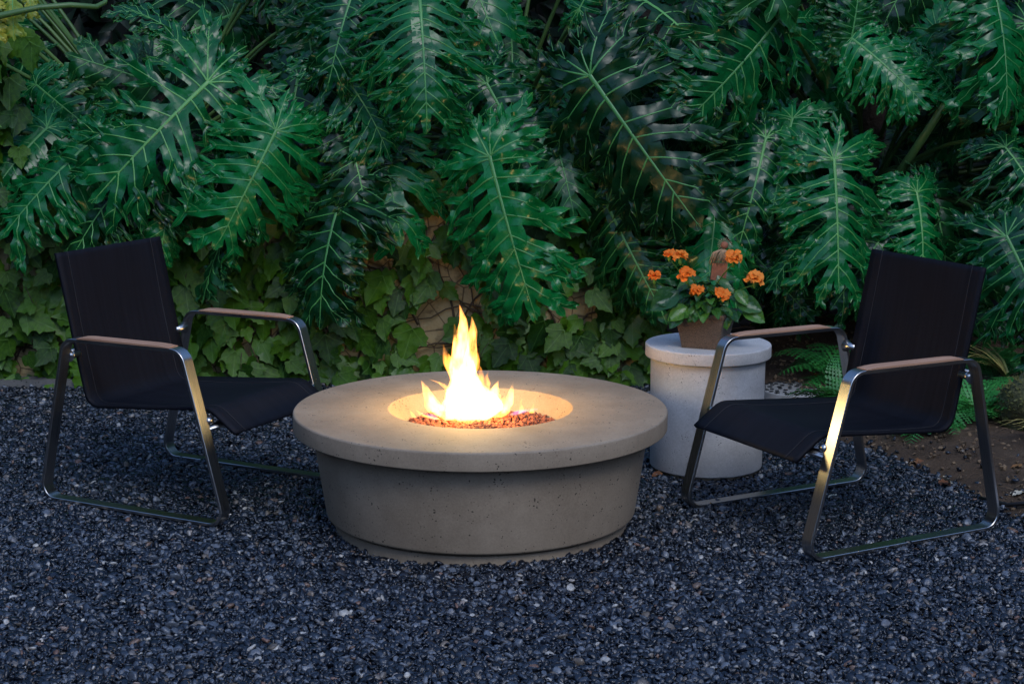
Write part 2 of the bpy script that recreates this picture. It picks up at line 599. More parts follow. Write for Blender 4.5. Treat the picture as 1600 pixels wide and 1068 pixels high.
# gentle unevenness
P[:, 2] += 0.006 * np.sin(P[:, 0] * 5.1 + 1) * np.sin(P[:, 1] * 4.3)
strays = []
for _ in range(150):
    y = rng.uniform(4.8, 7.2)
    x = float(edge_x(y)) + abs(rng.normal(0, 0.16)) + 0.01
    strays.append((x, y, float(soil_h(x, y)) + 0.006))
P = np.concatenate([P, np.array(strays)])
npb = len(P)
me = bpy.data.meshes.new('gravel')
me.from_pydata(P.tolist(), [], [])
def add_attr(nm, typ, key, data):
    a = me.attributes.new(nm, typ, 'POINT')
    a.data.foreach_set(key, np.asarray(data, dtype=np.float32 if typ != 'INT' else np.int32).ravel())
rot = np.stack([rng.normal(0, 0.55, npb), rng.normal(0, 0.55, npb), rng.uniform(0, 6.283, npb)], 1)
add_attr('rot', 'FLOAT_VECTOR', 'vector', rot)
scl = np.exp(rng.normal(math.log(0.0088), 0.34, npb)).clip(0.0045, 0.017)
add_attr('scl', 'FLOAT', 'value', scl)
add_attr('tint', 'FLOAT', 'value', rng.uniform(0, 1, npb))
add_attr('idx', 'INT', 'value', rng.integers(0, 10, npb))
gravel = link('gravel', me)
tag(stuff(gravel), 'dark blue grey polished pebbles covering the ground', 'gravel')
ng = bpy.data.node_groups.new('scatter_pebbles', 'GeometryNodeTree')
ng.interface.new_socket('Geometry', in_out='INPUT', socket_type='NodeSocketGeometry')
ng.interface.new_socket('Geometry', in_out='OUTPUT', socket_type='NodeSocketGeometry')
gi, go = ng.nodes.new('NodeGroupInput'), ng.nodes.new('NodeGroupOutput')
iop = ng.nodes.new('GeometryNodeInstanceOnPoints')
ci = ng.nodes.new('GeometryNodeCollectionInfo')
ci.inputs['Collection'].default_value = peb_col
ci.inputs['Separate Children'].default_value = True
ci.inputs['Reset Children'].default_value = True
def attr_node(nm, typ):
    a = ng.nodes.new('GeometryNodeInputNamedAttribute')
    a.data_type = typ
    a.inputs['Name'].default_value = nm
    return a.outputs['Attribute']
e2r = ng.nodes.new('FunctionNodeEulerToRotation')
ng.links.new(attr_node('rot', 'FLOAT_VECTOR'), e2r.inputs[0])
ng.links.new(gi.outputs[0], iop.inputs['Points'])
ng.links.new(ci.outputs[0], iop.inputs['Instance'])
iop.inputs['Pick Instance'].default_value = True
ng.links.new(attr_node('idx', 'INT'), iop.inputs['Instance Index'])
ng.links.new(e2r.outputs[0], iop.inputs['Rotation'])
ng.links.new(attr_node('scl', 'FLOAT'), iop.inputs['Scale'])
ng.links.new(iop.outputs[0], go.inputs[0])
md = gravel.modifiers.new('scatter', 'NODES')
md.node_group = ng

# ------------------------------------------------------------------ garden wall, kerb
WALL_X1 = 0.60
def rough_block(x0, x1, y0, y1, z0, z1, step=0.05, amp=0.012, seed=0):
    """box with an uneven front and top"""
    V, Fc = [], []
    nxx, nzz = int((x1 - x0) / step) + 1, int((z1 - z0) / step) + 1
    for j in range(nzz):
        for i in range(nxx):
            x, z = x0 + (x1 - x0) * i / (nxx - 1), z0 + (z1 - z0) * j / (nzz - 1)
            V.append((x, y0 + amp * mnoise.noise(Vector((x * 5, z * 5, seed))) * 2, z + (amp * mnoise.noise(Vector((x * 3, 7, seed))) if j == nzz - 1 else 0)))
    Fc += [(j * nxx + i, j * nxx + i + 1, (j + 1) * nxx + i + 1, (j + 1) * nxx + i) for j in range(nzz - 1) for i in range(nxx - 1)]
    n = len(V)
    for i in range(nxx):
        v = V[(nzz - 1) * nxx + i]
        V.append((v[0], y1, v[2]))
    for i in range(nxx):
        V.append((V[i][0], y1, z0))
    for i in range(nxx - 1):
        a = (nzz - 1) * nxx + i
        Fc.append((a, a + 1, n + i + 1, n + i))
        Fc.append((n + i, n + i + 1, n + nxx + i + 1, n + nxx + i))
    for i, flip in ((0, 0), (nxx - 1, 1)):
        col = [j * nxx + i for j in range(nzz)] + [n + i, n + nxx + i]
        Fc.append(tuple(col if flip else col[::-1]))
    return V, Fc
wall = obj('garden_wall', rough_block(-5.0, WALL_X1, 7.47, 7.75, -0.03, 0.88), M['plaster'], smooth=False)
tag(wall, 'old tan plastered garden wall behind the ivy', 'wall')
kb = obj('kerb', rough_block(-5.0, -1.0, 7.33, 7.42, -0.03, 0.035, 0.05, 0.003, 5), M['kerb'], smooth=False)
tag(kb, 'low grey concrete edging strip between gravel and ivy at left', 'edging')

# ------------------------------------------------------------------ leaf builders
def smooth_noise(rs, n, amp):
    k = max(3, n // 2)
    return np.interp(np.linspace(0, 1, n), np.linspace(0, 1, k), rs.normal(0, amp, k))

class Leaf:
    """deeply cut philodendron blade in its own plane: midrib along +y, face towards +z"""
    def __init__(s, seed, lobes=7, width=1.0, ruffle=1.0, detail=1.0):
        s.r = np.random.default_rng(seed)
        s.V, s.F, s.T = [], [], []
        s.VV, s.VF = [], []
        s.ruffle = ruffle
        s.width = width
        s.lobes = lobes
        s.detail = detail
        s.build()

    def flatten(s, x, y, z):
        d = abs(x) if y > 0 else math.hypot(x, y)
        t = min(1.0, max(0.0, (d - 0.03) / 0.16))
        t = t * t * (3 - 2 * t)
        quilt = 0.010 * math.sin(y * 6.283 * s.lobes / 0.93 + 1.5 * abs(x) * 6) * min(1, abs(x) / 0.05) * (1 if y > 0 else 0)
        return z * t + quilt + 0.25 * min(abs(x), 0.06)

    def strip(s, P0, ang, length, w0, wmid, bend, droop, twist, z0=0.0, n=11, vein=0.004, level=0):
        r = s.r
        n = max(5, int(n * s.detail)) if level == 0 else max(4, int(n * s.detail))
        ss = np.linspace(0, 1, n)
        a = ang + bend * ss
        step = length / (n - 1)
        px = P0[0] + np.concatenate([[0], np.cumsum(np.sin((a[1:] + a[:-1]) / 2) * step)])
        py = P0[1] + np.concatenate([[0], np.cumsum(np.cos((a[1:] + a[:-1]) / 2) * step)])
        nxv, nyv = np.cos(a), -np.sin(a)
        base = np.where(ss < 0.3, w0 + (wmid - w0) * (ss / 0.3) ** 0.7, wmid * (1 + 0.22 * np.sin((ss - 0.3) / 0.7 * math.pi)))
        tipf = np.clip(1 - ((ss - 0.55).clip(0) / 0.45) ** 1.7, 0, 1)
        base = base * tipf
        zc = z0 - droop * length * ss ** 2
        idx0 = len(s.V)
        s.ns = getattr(s, 'ns', 0) + 1
        zoff = (s.ns % 7) * 0.00035
        cols = (-1, -0.55, 0, 0.55, 1)
        ph = r.uniform(0, 6.28, 2)
        fr = r.uniform(9, 15)
        wl = base * (1 + smooth_noise(r, n, 0.16))
        wr = base * (1 + smooth_noise(r, n, 0.16))
        for i in range(n):
            for c in cols:
                w = wl[i] if c < 0 else wr[i]
                o = c * w
                ru = s.ruffle * 0.034 * math.sin(fr * ss[i] * length / 0.35 * 1.1 + ph[0 if c < 0 else 1]) * abs(c) ** 1.5 * min(1, ss[i] * 4) * (0.4 + 0.6 * min(1, w / 0.03))
                z = zc[i] + abs(c) * w * 0.42 - (c * c) * w * 0.40 + ru + twist * o * min(1, ss[i] * 3)
                X_, Y_ = px[i] + nxv[i] * o, py[i] + nyv[i] * o
                s.V.append((X_, Y_, s.flatten(X_, Y_, z) + zoff))
                s.T.append(ss[i] * (0.75 if level == 0 else 1.0) * abs(c) ** 0.5 if i < n - 1 else 1.0)
        m = len(cols)
        for i in range(n - 1):
            for c in range(m - 1):
                q = idx0 + i * m + c
                s.F.append((q, q + 1, q + m + 1, q + m))
        # raised vein along the strip
        if vein > 0:
            b0 = len(s.VV)
            for i in range(n):
                h = vein * (1 - 0.75 * ss[i])
                for dx, dz in ((-h, 0.0004), (0, h * 0.9 + 0.0008), (h, 0.0004)):
                    X_, Y_ = px[i] + nxv[i] * dx, py[i] + nyv[i] * dx
                    s.VV.append((X_, Y_, s.flatten(X_, Y_, zc[i]) + dz + 0.0045))
            for i in range(n - 1):
                for c in range(2):
                    q = b0 + i * 3 + c
                    s.VF.append((q, q + 1, q + 4, q + 3))
        return px, py, zc, a

    def compound(s, P0, ang, length, w0, wmid, bend, droop, twist, vein, nl, z0=0.0):
        r = s.r
        px, py, zc, a = s.strip(P0, ang, length, w0, wmid, bend, droop, twist, z0, vein=vein, n=12)
        n = len(px)
        for k in range(nl):
            for sg in (-1, 1):
                if r.random() < 0.12:
                    continue
                t = 0.34 + 0.5 * (k + r.uniform(0.1, 0.9)) / nl
                f = t * (n - 1)
                i = int(f)
                q = f - i
                p = (px[i] * (1 - q) + px[min(i + 1, n - 1)] * q, py[i] * (1 - q) + py[min(i + 1, n - 1)] * q)
                z = zc[i] * (1 - q) + zc[min(i + 1, n - 1)] * q
                ll = length * r.uniform(0.26, 0.44) * (1.25 - 0.6 * t)
                s.strip(p, a[i] + sg * r.uniform(0.5, 0.85), ll, wmid * 0.75, wmid * r.uniform(0.38, 0.6), -sg * r.uniform(0.1, 0.6),
                        droop * 0.6 + r.uniform(-0.05, 0.18), r.uniform(-0.4, 0.4), z - 0.0018, n=6, vein=vein * 0.4, level=1)

    def build(s):
        r = s.r
        nl = s.lobes
        # web along the midrib
        n = 13
        ss = np.linspace(0, 1, n)
        s.strip((0, 0), 0, 1.0, 0.05, 0.072, 0, 0, 0, 0, n=26, vein=0.013)
        for sg in (-1, 1):
            for k in range(nl):
                t = (k + 0.35 + r.uniform(-0.22, 0.22)) / nl * 0.93
                ang = math.radians(88 - 52 * t + r.uniform(-6, 6))
                ll = s.width * (0.54 - 0.10 * (1 - t) ** 3 - 0.34 * max(0, t - 0.3) ** 1.2) * r.uniform(0.72, 1.22)
                sp = 0.93 / nl * 0.56
                s.compound((0, t), sg * ang, ll, sp * 1.1, sp * r.uniform(0.48, 0.74), -sg * r.uniform(-0.1, 0.7), r.uniform(0.1, 0.5), r.uniform(-0.6, 0.6), 0.0052, 2 if ll > 0.25 else 1)
            # basal lobes, swept back past the stalk
            for ang, ll, wv, nn in ((104, 0.40, 0.045, 2), (134, 0.46, 0.05, 3), (164, 0.34, 0.036, 2)):
                s.compound((sg * 0.004, 0.005), sg * math.radians(ang + r.uniform(-8, 8)), s.width * ll * r.uniform(0.9, 1.15), 0.02, wv, -sg * r.uniform(-0.25, 0.3), r.uniform(0.05, 0.4), r.uniform(-0.5, 0.5), 0.0065, nn)
        # tip
        s.compound((0, 0.93), r.uniform(-0.1, 0.1), 0.16, 0.04, 0.035, 0, 0.2, 0, 0.004, 1)

    def bent(s, arr, size, curl, cup, roll):
        A = np.array(arr)
        x, y, z = A[:, 0].copy(), A[:, 1].copy(), A[:, 2].copy()
        z = z - cup * np.abs(x) ** 1.5 + roll * x * y
        k = curl
        yy = np.where(y > 0, y, y * 1.0)
        if abs(k) > 1e-4:
            R = 1.0 / k
            th = yy * k
            ny_, nz_ = (R + z) * np.sin(th), (R + z) * np.cos(th) - R
            y, z = ny_, nz_
        return np.stack([x, y, z], 1) * size

def place_matrix(J, Tp, face=(0, -1, 0.55), roll=0.0):
    d = (Tp - J).normalized()
    nrm = Vector(face)
    nrm = (nrm - d * nrm.dot(d)).normalized()
    if roll:
        nrm = Matrix.Rotation(roll, 3, d) @ nrm
    xa = d.cross(nrm)
    return Matrix(((xa.x, d.x, nrm.x, J.x), (xa.y, d.y, nrm.y, J.y), (xa.z, d.z, nrm.z, J.z), (0, 0, 0, 1)))

leaf_count = [0]
def philo_leaf(plant, J, Tp, base, seed, width=1.0, face=(0, -1, 0.55), roll=0.0, curl=0.5, cup=0.25, lobes=7, mat='philo', detail=1.0, stalk=True, length=None):
    L = Leaf(seed, lobes, width, 1.0, detail)
    size = length or (Tp - J).length / 1.05
    V = L.bent(L.V, size, curl, cup, 0.0)
    VV = L.bent(L.VV, size, curl, cup, 0.0)
    # aim the chord of the bent midrib at the tip
    mid_end = L.bent([(0, 1.05, 0)], size, curl, cup, 0.0)[0]
    phi = math.atan2(mid_end[2], mid_end[1])
    Rx = np.array(Matrix.Rotation(-phi, 3, 'X'))
    V, VV = V @ Rx.T, VV @ Rx.T
    Mx = place_matrix(J, Tp, face, roll)
    me = mesh_of('leaf', V, L.F)
    a = me.attributes.new('tip', 'FLOAT', 'POINT')
    a.data.foreach_set('value', np.array(L.T, dtype=np.float32))
    lo = link('leaf', me, M[mat], plant)
    lo.matrix_basis = Mx
    vo = obj('vein', (VV, L.VF), M['vein'], lo)
    if stalk:
        inv = Mx.inverted()
        back = -(Vector(Mx.col[2][:3]))
        b = Vector(base)
        m1 = J + back * 0.10 + Vector((0, 0, 0.02)) + (J - Tp).normalized() * 0.06
        m2 = (J + b) * 0.5 + Vector((0, 0.1, 0.22))
        pts = []
        ctrl = [J - Vector(Mx.col[2][:3]) * 0.004, m1, m2, b]
        for k in range(11):
            u = k / 10
            pts.append(inv @ (ctrl[0] * (1 - u) ** 3 + ctrl[1] * 3 * u * (1 - u) ** 2 + ctrl[2] * 3 * u * u * (1 - u) + ctrl[3] * u ** 3))
        obj('stalk', tube(pts, [0.006 + 0.006 * k / 10 for k in range(11)], 7), M['stalk'], lo)
    leaf_count[0] += 1
    return lo

def plant_root(name, loc, label, cat):
    e = empty(name, loc)
    tag(e, label, cat)
    return e

# ------------------------------------------------------------------ philodendrons
plants = []
for (x, label) in ((-1.75, 'split leaf philodendron spilling over the wall above the left chair'),
                   (-0.05, 'split leaf philodendron hanging over the wall above the flames'),
                   (1.75, 'split leaf philodendron growing down to the soil above the right chair')):
    e = plant_root('philodendron', (0, 0, 0), label, 'philodendron')
    base = Vector((x, 8.15, 0.9 if x < 1 else 0.75))
    tr = obj('trunk', tube([(x, 8.2, -0.02), (x + 0.05, 8.2, 0.4), (x - 0.02, 8.15, 0.95), (x + 0.06, 8.2, 1.5)], [0.09, 0.075, 0.07, 0.05], 12), M['bark'], e)
    plants.append((e, base))
def plant_for(x):
    return plants[0] if x < -0.85 else plants[1] if x < 0.75 else plants[2]

# joint px, tip px, joint distance, tip distance, width, roll, seed extras
HERO = [
    # jx, jy, tx, ty, Yj, Yt, width, roll, curl
    (432, 203, 338, 385, 7.02, 6.92, 1.25, 0.0, 0.35),
    (765, 243, 836, 492, 6.98, 6.86, 0.95, 0.0, 0.35),
    (655, -12, 668, 205, 7.10, 6.95, 1.2, 0.0, 0.4),
    (921, 117, 1092, 352, 7.02, 6.88, 0.95, 0.0, 0.4),
    (1303, 248, 1310, 452, 7.05, 6.92, 1.15, 0.0, 0.3),
    (1216, 30, 1070, 190, 7.15, 7.02, 1.2, 0.1, 0.4),
    (326, 128, 148, 312, 7.12, 6.98, 1.05, 0.0, 0.35),
    (546, 276, 500, 510, 7.22, 7.05, 0.95, 0.0, 0.5),
    (1572, 368, 1665, 560, 7.0, 6.9, 1.15, 0.0, 0.5),
    (1551, -22, 1572, 180, 7.15, 7.0, 1.15, 0.0, 0.4),
    (558, -30, 512, 140, 7.25, 7.15, 1.0, 0.0, 0.5),
    (948, 318, 1042, 500, 7.25, 7.12, 0.9, 0.2, 0.5),
    (1197, 215, 1150, 400, 7.22, 7.1, 0.9, -0.2, 0.5),
    (150, 215, 5, 370, 7.18, 7.05, 1.0, 0.1, 0.5),
    (340, 105, 190, 10, 7.3, 7.25, 0.9, 0.3, 0.5),
    (395, 300, 318, 470, 7.15, 7.0, 0.8, 0.4, 0.6),
    (1432, 300, 1436, 470, 7.2, 7.1, 0.9, 0.3, 0.6),
    (1290, 345, 1200, 455, 7.15, 7.05, 0.9, 0.2, 0.6),
    (1395, 345, 1300, 480, 7.2, 7.08, 0.9, -0.2, 0.6),
    (250, 235, 110, 410, 7.18, 7.05, 0.9, 0.4, 0.6),
    (270, 250, 245, 420, 7.22, 7.1, 0.8, -0.3, 0.6),
    (905, 15, 960, -80, 7.2, 7.2, 1.0, 0.0, 0.3),
    (1330, 60, 1450, 170, 7.25, 7.12, 1.0, 0.1, 0.5),
    (1330, 60, 1345, -70, 7.25, 7.3, 1.0, 0.0, 0.3),
    (760, 130, 850, 300, 7.3, 7.2, 1.0, 0.2, 0.5),
    (520, 100, 610, 250, 7.3, 7.2, 1.0, -0.2, 0.5),
    (1490, 150, 1400, 60, 7.3, 7.3, 0.9, 0.2, 0.4),
    (1460, 470, 1570, 520, 7.4, 7.3, 0.9, 0.0, 0.4),
    (1570, 230, 1640, 370, 7.15, 7.05, 1.0, 0.0, 0.5),
    (1120, 380, 1060, 500, 7.3, 7.2, 0.9, 0.0, 0.5),
    (1180, 400, 1270, 500, 7.3, 7.2, 0.9, 0.0, 0.5),
    (1040, 240, 1130, 390, 7.3, 7.2, 0.9, 0.1, 0.5),
]
HR = np.random.default_rng(4).normal(0, 1, (len(HERO), 5)).clip(-1.6, 1.6)
for i, (jx, jy, tx, ty, Yj, Yt, w, roll, curl) in enumerate(HERO):
    J, Tp = at(jx, jy, Yj), at(tx, ty, Yt)
    e, base = plant_for(J.x)
    philo_leaf(e, J, Tp, base, 500 + i, w, roll=roll + HR[i, 0] * 0.22, curl=curl + HR[i, 1] * 0.15, cup=0.25 + 0.25 * HR[i, 2],
               face=(HR[i, 3] * 0.3, -1, 0.6 + 0.25 * HR[i, 4]), lobes=7 + i % 3, mat='philo_old' if i % 4 == 3 else 'philo')

# fill behind the front leaves
rs = np.random.default_rng(21)
for i in range(150):
    Y = rs.uniform(7.5, 8.5) if i < 115 else rs.uniform(7.2, 7.5)
    for _ in range(30):
        x = rs.uniform(-3.1, 3.3)
        z = rs.uniform(0.78, 2.35) if x < 0.65 else rs.uniform(0.5, 2.35)
        q = (534 - (0))
        # the shady hollow at the upper left of the picture
        if -2.3 < x < -1.45 and z > 1.42:
            continue
        break
    ang = rs.normal(0, 0.75)
    L = rs.uniform(0.4, 0.62)
    if i >= 115:
        z = max(z, 1.15) if x < 0.6 else max(z, 0.9)
    d = Vector((math.sin(ang), -rs.uniform(0.1, 0.5), -math.cos(ang)))
    J = Vector((x, Y, z))
    e, base = plant_for(x)
    philo_leaf(e, J, J + d.normalized() * L, base + Vector((0, 0.15, 0)), 900 + i, rs.uniform(0.85, 1.15), face=(rs.normal(0, 0.25), -1, rs.uniform(0.3, 0.9)),
               roll=rs.normal(0, 0.3), curl=rs.uniform(0.3, 0.9), mat='philo' if i % 5 < 2 else 'philo_old', detail=0.75, lobes=6)

# ------------------------------------------------------------------ hedge far behind
def leaf_mass(n, lo, hi, size, seed, flat=0.35):
    r = np.random.default_rng(seed)
    C = r.uniform(lo, hi, (n, 3))
    d = r.normal(0, 1, (n, 3))
    d[:, 2] -= 0.6
    d /= np.linalg.norm(d, axis=1)[:, None]
    nn = r.normal(0, 1, (n, 3)) + np.array([0, -1.2, 0.6])
    nn -= d * (nn * d).sum(1)[:, None]
    nn /= np.linalg.norm(nn, axis=1)[:, None]
    s = np.cross(d, nn)
    L = r.uniform(size[0], size[1], n)[:, None]
    W = L * flat
    v = np.stack([C, C + d * L * 0.45 + s * W * 0.5 + nn * L * 0.06, C + d * L - nn * L * 0.1, C + d * L * 0.45 - s * W * 0.5 + nn * L * 0.06], 1).reshape(-1, 3)
    idx = np.arange(n)[:, None] * 4
    f = np.concatenate([idx + np.array([0, 1, 2]), idx + np.array([0, 2, 3])])
    return v.tolist(), f.tolist()
hd = empty('hedge', (0, 9.6, 0))
tag(hd, 'tall dark evergreen hedge closing the view behind the philodendrons, with unseen runs added to block low sky', 'hedge')
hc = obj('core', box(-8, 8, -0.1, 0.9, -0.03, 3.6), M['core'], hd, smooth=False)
# unseen hedge runs added beside and behind the viewer to block low sky
for x0, x1, y0, y1, h in ((-6.4, -5.4, -17.5, -0.12, 3.6), (5.4, 6.4, -17.5, -0.12, 3.6), (-6.4, 6.4, -18.5, -17.52, 3.2)):
    obj('core', box(x0, x1, y0, y1, -0.03, h), M['core'], hd, smooth=False)
    if x1 - x0 > 2:
        v, f = leaf_mass(7000, (x0, y1, 0.0), (x1, y1 + 0.45, h + 0.2), (0.14, 0.3), 6)
    else:
        v, f = leaf_mass(7000, (x0 - 0.3, y0, 0.0), (x1 + 0.3, y1, h + 0.2), (0.14, 0.3), 7)
    stuff(obj('foliage', (v, f), M['hedge'], hd))
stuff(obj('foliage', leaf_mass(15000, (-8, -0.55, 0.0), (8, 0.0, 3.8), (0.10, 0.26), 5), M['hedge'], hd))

# ------------------------------------------------------------------ ivy on the wall
def ivy_mesh(seed):
    r = np.random.default_rng(seed)
    # three broad lobes with coarse teeth; stalk at the origin, tip along +y
    half = [(0.0, 0.0), (0.10, -0.09), (0.24, -0.13), (0.35, -0.05), (0.43, 0.06), (0.52, 0.16), (0.50, 0.26), (0.56, 0.38), (0.43, 0.42), (0.34, 0.45),
            (0.30, 0.55), (0.33, 0.66), (0.22, 0.76), (0.19, 0.86), (0.09, 0.97)]
    pts = []
    for sg in (1, -1):
        hh = [(sg * (x + r.normal(0, 0.018)), y + r.normal(0, 0.018)) for x, y in half[1:]]
        pts.append(hh)
    outline = [(0, 0.0)] + pts[0] + [(0, 1.06)] + pts[1][::-1]
    V, Fc = [], []
    def zf(x, y):
        return -0.35 * (x * x) - 0.22 * max(0, y - 0.3) ** 2 + 0.06 * abs(x) + 0.02 * math.sin(9 * x + 7 * y + seed)
    for x, y in outline:
        V.append((x, y, zf(x, y) + r.normal(0, 0.012)))
    spine = [(0, 0.16), (0, 0.42), (0, 0.7)]
    s0 = len(V)
    for x, y in spine:
        V.append((x, y, zf(x, y) - 0.085))
    side = []
    for sg in (1, -1):
        side.append(len(V))
        V.append((sg * 0.27, 0.22, zf(0.27, 0.22) - 0.03))
    n = len(half) - 1     # points per side
    top = n + 1
    for sg, base in ((1, 1), (-1, None)):
        ids = list(range(1, n + 1)) if sg == 1 else [len(outline) - 1 - k for k in range(n)]
        sp = side[0 if sg == 1 else 1]
        tris = []
        tris.append((0, ids[0], s0))
        tris.append((ids[0], ids[1], s0))
        tris.append((ids[1], ids[2], sp))
        tris.append((s0, ids[1], sp))
        for k in range(2, 8):
            tris.append((ids[k], ids[k + 1], sp))
        tris.append((sp, ids[8], s0 + 1))
        tris.append((sp, s0 + 1, s0))
        tris.append((ids[8], ids[9], s0 + 1))
        tris.append((ids[9], ids[10], s0 + 1))
        tris.append((ids[10], s0 + 2, s0 + 1))
        tris.append((ids[10], ids[11], s0 + 2))
        tris.append((ids[11], ids[12], s0 + 2))
        tris.append((ids[12], ids[13], s0 + 2))
        tris.append((ids[13], top, s0 + 2))
        for t in tris:
            Fc.append(t if sg == 1 else t[::-1])
    nb = len(Fc)
    tip_i = [7, len(outline) - 7]
    for chain in ([0, s0, s0 + 1, s0 + 2, top], [0, side[0], tip_i[0]], [0, side[1], tip_i[1]]):
        pts = [Vector(V[i]) for i in chain]
        for a, b in zip(pts[:-1], pts[1:]):
            d = (b - a).normalized()
            w = Vector((d.y, -d.x, 0)) * 0.011
            q = len(V)
            up = Vector((0, 0, 0.012))
            V += [tuple(a - w + up), tuple(a + w + up), tuple(b + w * 0.7 + up), tuple(b - w * 0.7 + up)]
            Fc.append((q, q + 1, q + 2, q + 3))
    return V, Fc, nb
ivy_vars = [ivy_mesh(40 + k) for k in range(9)]
ivy_meshes = [mesh_of('ivy_leaf', v, f) for v, f, nb in ivy_vars]
for m_, (v, f, nb) in zip(ivy_meshes, ivy_vars):
    m_.materials.append(M['ivy'])
    m_.materials.append(M['ivy_vein'])
    m_.polygons.foreach_set('material_index', [0] * nb + [1] * (len(f) - nb))
ivy = empty('ivy', (0, 0, 0))
tag(ivy, 'broad leaved green ivy covering the low wall behind the fire pit', 'ivy')
rs = np.random.default_rng(33)
cand = []
def ivy_spot(x, z, y, size, dens=1.0):
    ang = rs.normal(0, 0.6)
    d = Vector((math.sin(ang), -rs.uniform(0.05, 0.6), -math.cos(ang)))
    J = Vector((x, y, z))
    cand.append((J, d.normalized(), size, Vector((rs.normal(0, 0.5), -1, rs.uniform(-0.1, 1.1))), rs.integers(0, 9)))
def bare(x, z):
    """patches where the plaster shows"""
    for bx, bz, rx, rz in ((-0.42, 0.72, 0.13, 0.09), (-0.3, 0.55, 0.10, 0.07), (-0.56, 0.77, 0.10, 0.08), (-0.22, 0.40, 0.07, 0.13), (-0.36, 0.24, 0.07, 0.11), (0.2, 0.36, 0.08, 0.09), (-0.62, 0.55, 0.07, 0.07), (0.02, 0.68, 0.08, 0.06),
                           (-1.72, 0.80, 0.14, 0.10), (-0.45, 0.3, 0.05, 0.05), (0.35, 0.35, 0.05, 0.05), (0.15, 0.58, 0.07, 0.05)):
        if ((x - bx) / rx) ** 2 + ((z - bz) / rz) ** 2 < 1:
            return True
    return False
for layer in range(3):
    zz = 0.06
    while zz < 0.98:
        x = -3.0 + rs.uniform(0, 0.1)
        while x < WALL_X1 + 0.06:
            xx, z2 = x + rs.normal(0, 0.02), zz + rs.normal(0, 0.025)
            if not bare(xx, z2 - 0.03) or layer == 0 and rs.random() < 0.15:
                ivy_spot(xx, z2, 7.445 - 0.04 * layer - rs.uniform(0, 0.05), rs.uniform(0.06, 0.15))
            x += rs.uniform(0.075, 0.14) * (1.0, 1.25, 1.9)[layer]
        zz += 0.075
# climbing column at the far left edge of the picture
for _ in range(150):
    z = rs.uniform(0.85, 1.62)
    ivy_spot(-2.42 + rs.normal(0, 0.13) + 0.06 * math.sin(z * 5), z, 7.28 + rs.uniform(-0.06, 0.12), rs.uniform(0.09, 0.16))
def px_of(p):
    z = p.z - CAM_H
    dep = p.y * CP - z * SP
    return 800 + F_PX * p.x / dep, 534 - F_PX * (p.y * SP + z * CP) / dep
def shows(c):
    x, y = px_of(c[0] + c[1] * c[2] * 0.5)
    if x < -10 or x > 1030:
        return False
    if ((x - 750) / 293) ** 2 + ((y - 642) / 64) ** 2 < 1 or (y > 642 and 456 < x < 1043):
        return False
    if 95 < x < 285 and y > 395:
        return False
    return y < 605
order = sorted(range(len(cand)), key=lambda i: (not shows(cand[i]), cand[i][0].y - cand[i][2] * 0.6))
rest, f_idx = [], []
for rank, i in enumerate(order):
    J, d, size, face, k = cand[i]
    Mx = place_matrix(J, J + d, face) @ Matrix.Scale(size, 4)
    if rank < 300:
        lo = link('leaf', ivy_meshes[k], None, ivy)
        lo.matrix_basis = Mx
    else:
        v, f, nb = ivy_vars[k]
        f_idx += [0] * nb + [1] * (len(f) - nb)
        A = np.array(v) @ np.array(Mx.to_3x3()).T + np.array(Mx.translation)
        rest.append((A.tolist(), f))
lc = stuff(obj('leaf_cover', merge(rest), M['ivy'], ivy))
lc.data.materials.append(M['ivy_vein'])
lc.data.polygons.foreach_set('material_index', f_idx)
stems = []
for k in range(46):
    x = rs.uniform(-2.8, 0.55)
    p = [(x, 7.455, rs.uniform(0.0, 0.3))]
    a = rs.normal(0, 0.5)
    for _ in range(9):
        a += rs.normal(0, 0.35)
        q = p[-1]
        p.append((q[0] + math.sin(a) * 0.08, 7.452 + rs.normal(0, 0.004), min(0.9, q[2] + math.cos(a) * 0.075)))
    stems.append(tube(p, [0.006 * (1 - 0.07 * j) for j in range(10)], 5))
for k in range(60):
    J, d, size, face, _ = cand[order[k * 5]]
    e = J + Vector((rs.normal(0, 0.05), 0.03, 0.07))
    stems.append(tube([J, (J + e) / 2 + Vector((0, -0.01, 0.01)), e], 0.0022, 4))
for sm in stems:
    obj('vine_stem', sm, M['vine'], ivy)

# yellowing shrub branch in the upper left corner
yb = empty('yellow_leaved_branch', (0, 0, 0))
tag(yb, 'arching green stem with a yellowing lobed leaf in the upper left corner', 'branch')
cpts = [at(-60, 36, 6.95), at(0, 25, 6.95), at(60, 12, 6.97), at(110, 8, 7.0), at(150, 11, 7.05), at(164, 4, 7.1), at(168, -14, 7.15)]
obj('stem', tube(cpts, [0.014, 0.014, 0.012, 0.012, 0.011, 0.010, 0.009], 10), M['stalk'], yb)
for i, (jx, jy, tx, ty, Y) in enumerate(((20, -15, 22, 62, 7.02), (-15, 0, -5, 70, 7.0), (45, -20, 50, 30, 7.05))):
    J, Tp = at(jx, jy, Y), at(tx, ty, Y - 0.03)
    lo = philo_leaf(yb, J, Tp, J, 1500 + i, 0.75, curl=0.3, lobes=4, mat='yleaf', stalk=False, detail=0.8)

# a trunk among the leaves
tk = obj('tree_trunk', tube([(0.62, 8.15, -0.03), (0.64, 8.15, 0.8), (0.68, 8.18, 1.6), (0.70, 8.2, 2.6)], [0.11, 0.095, 0.085, 0.075], 14), M['bark'])
tag(tk, 'brown tree trunk showing between the philodendron leaves right of centre', 'trunk')
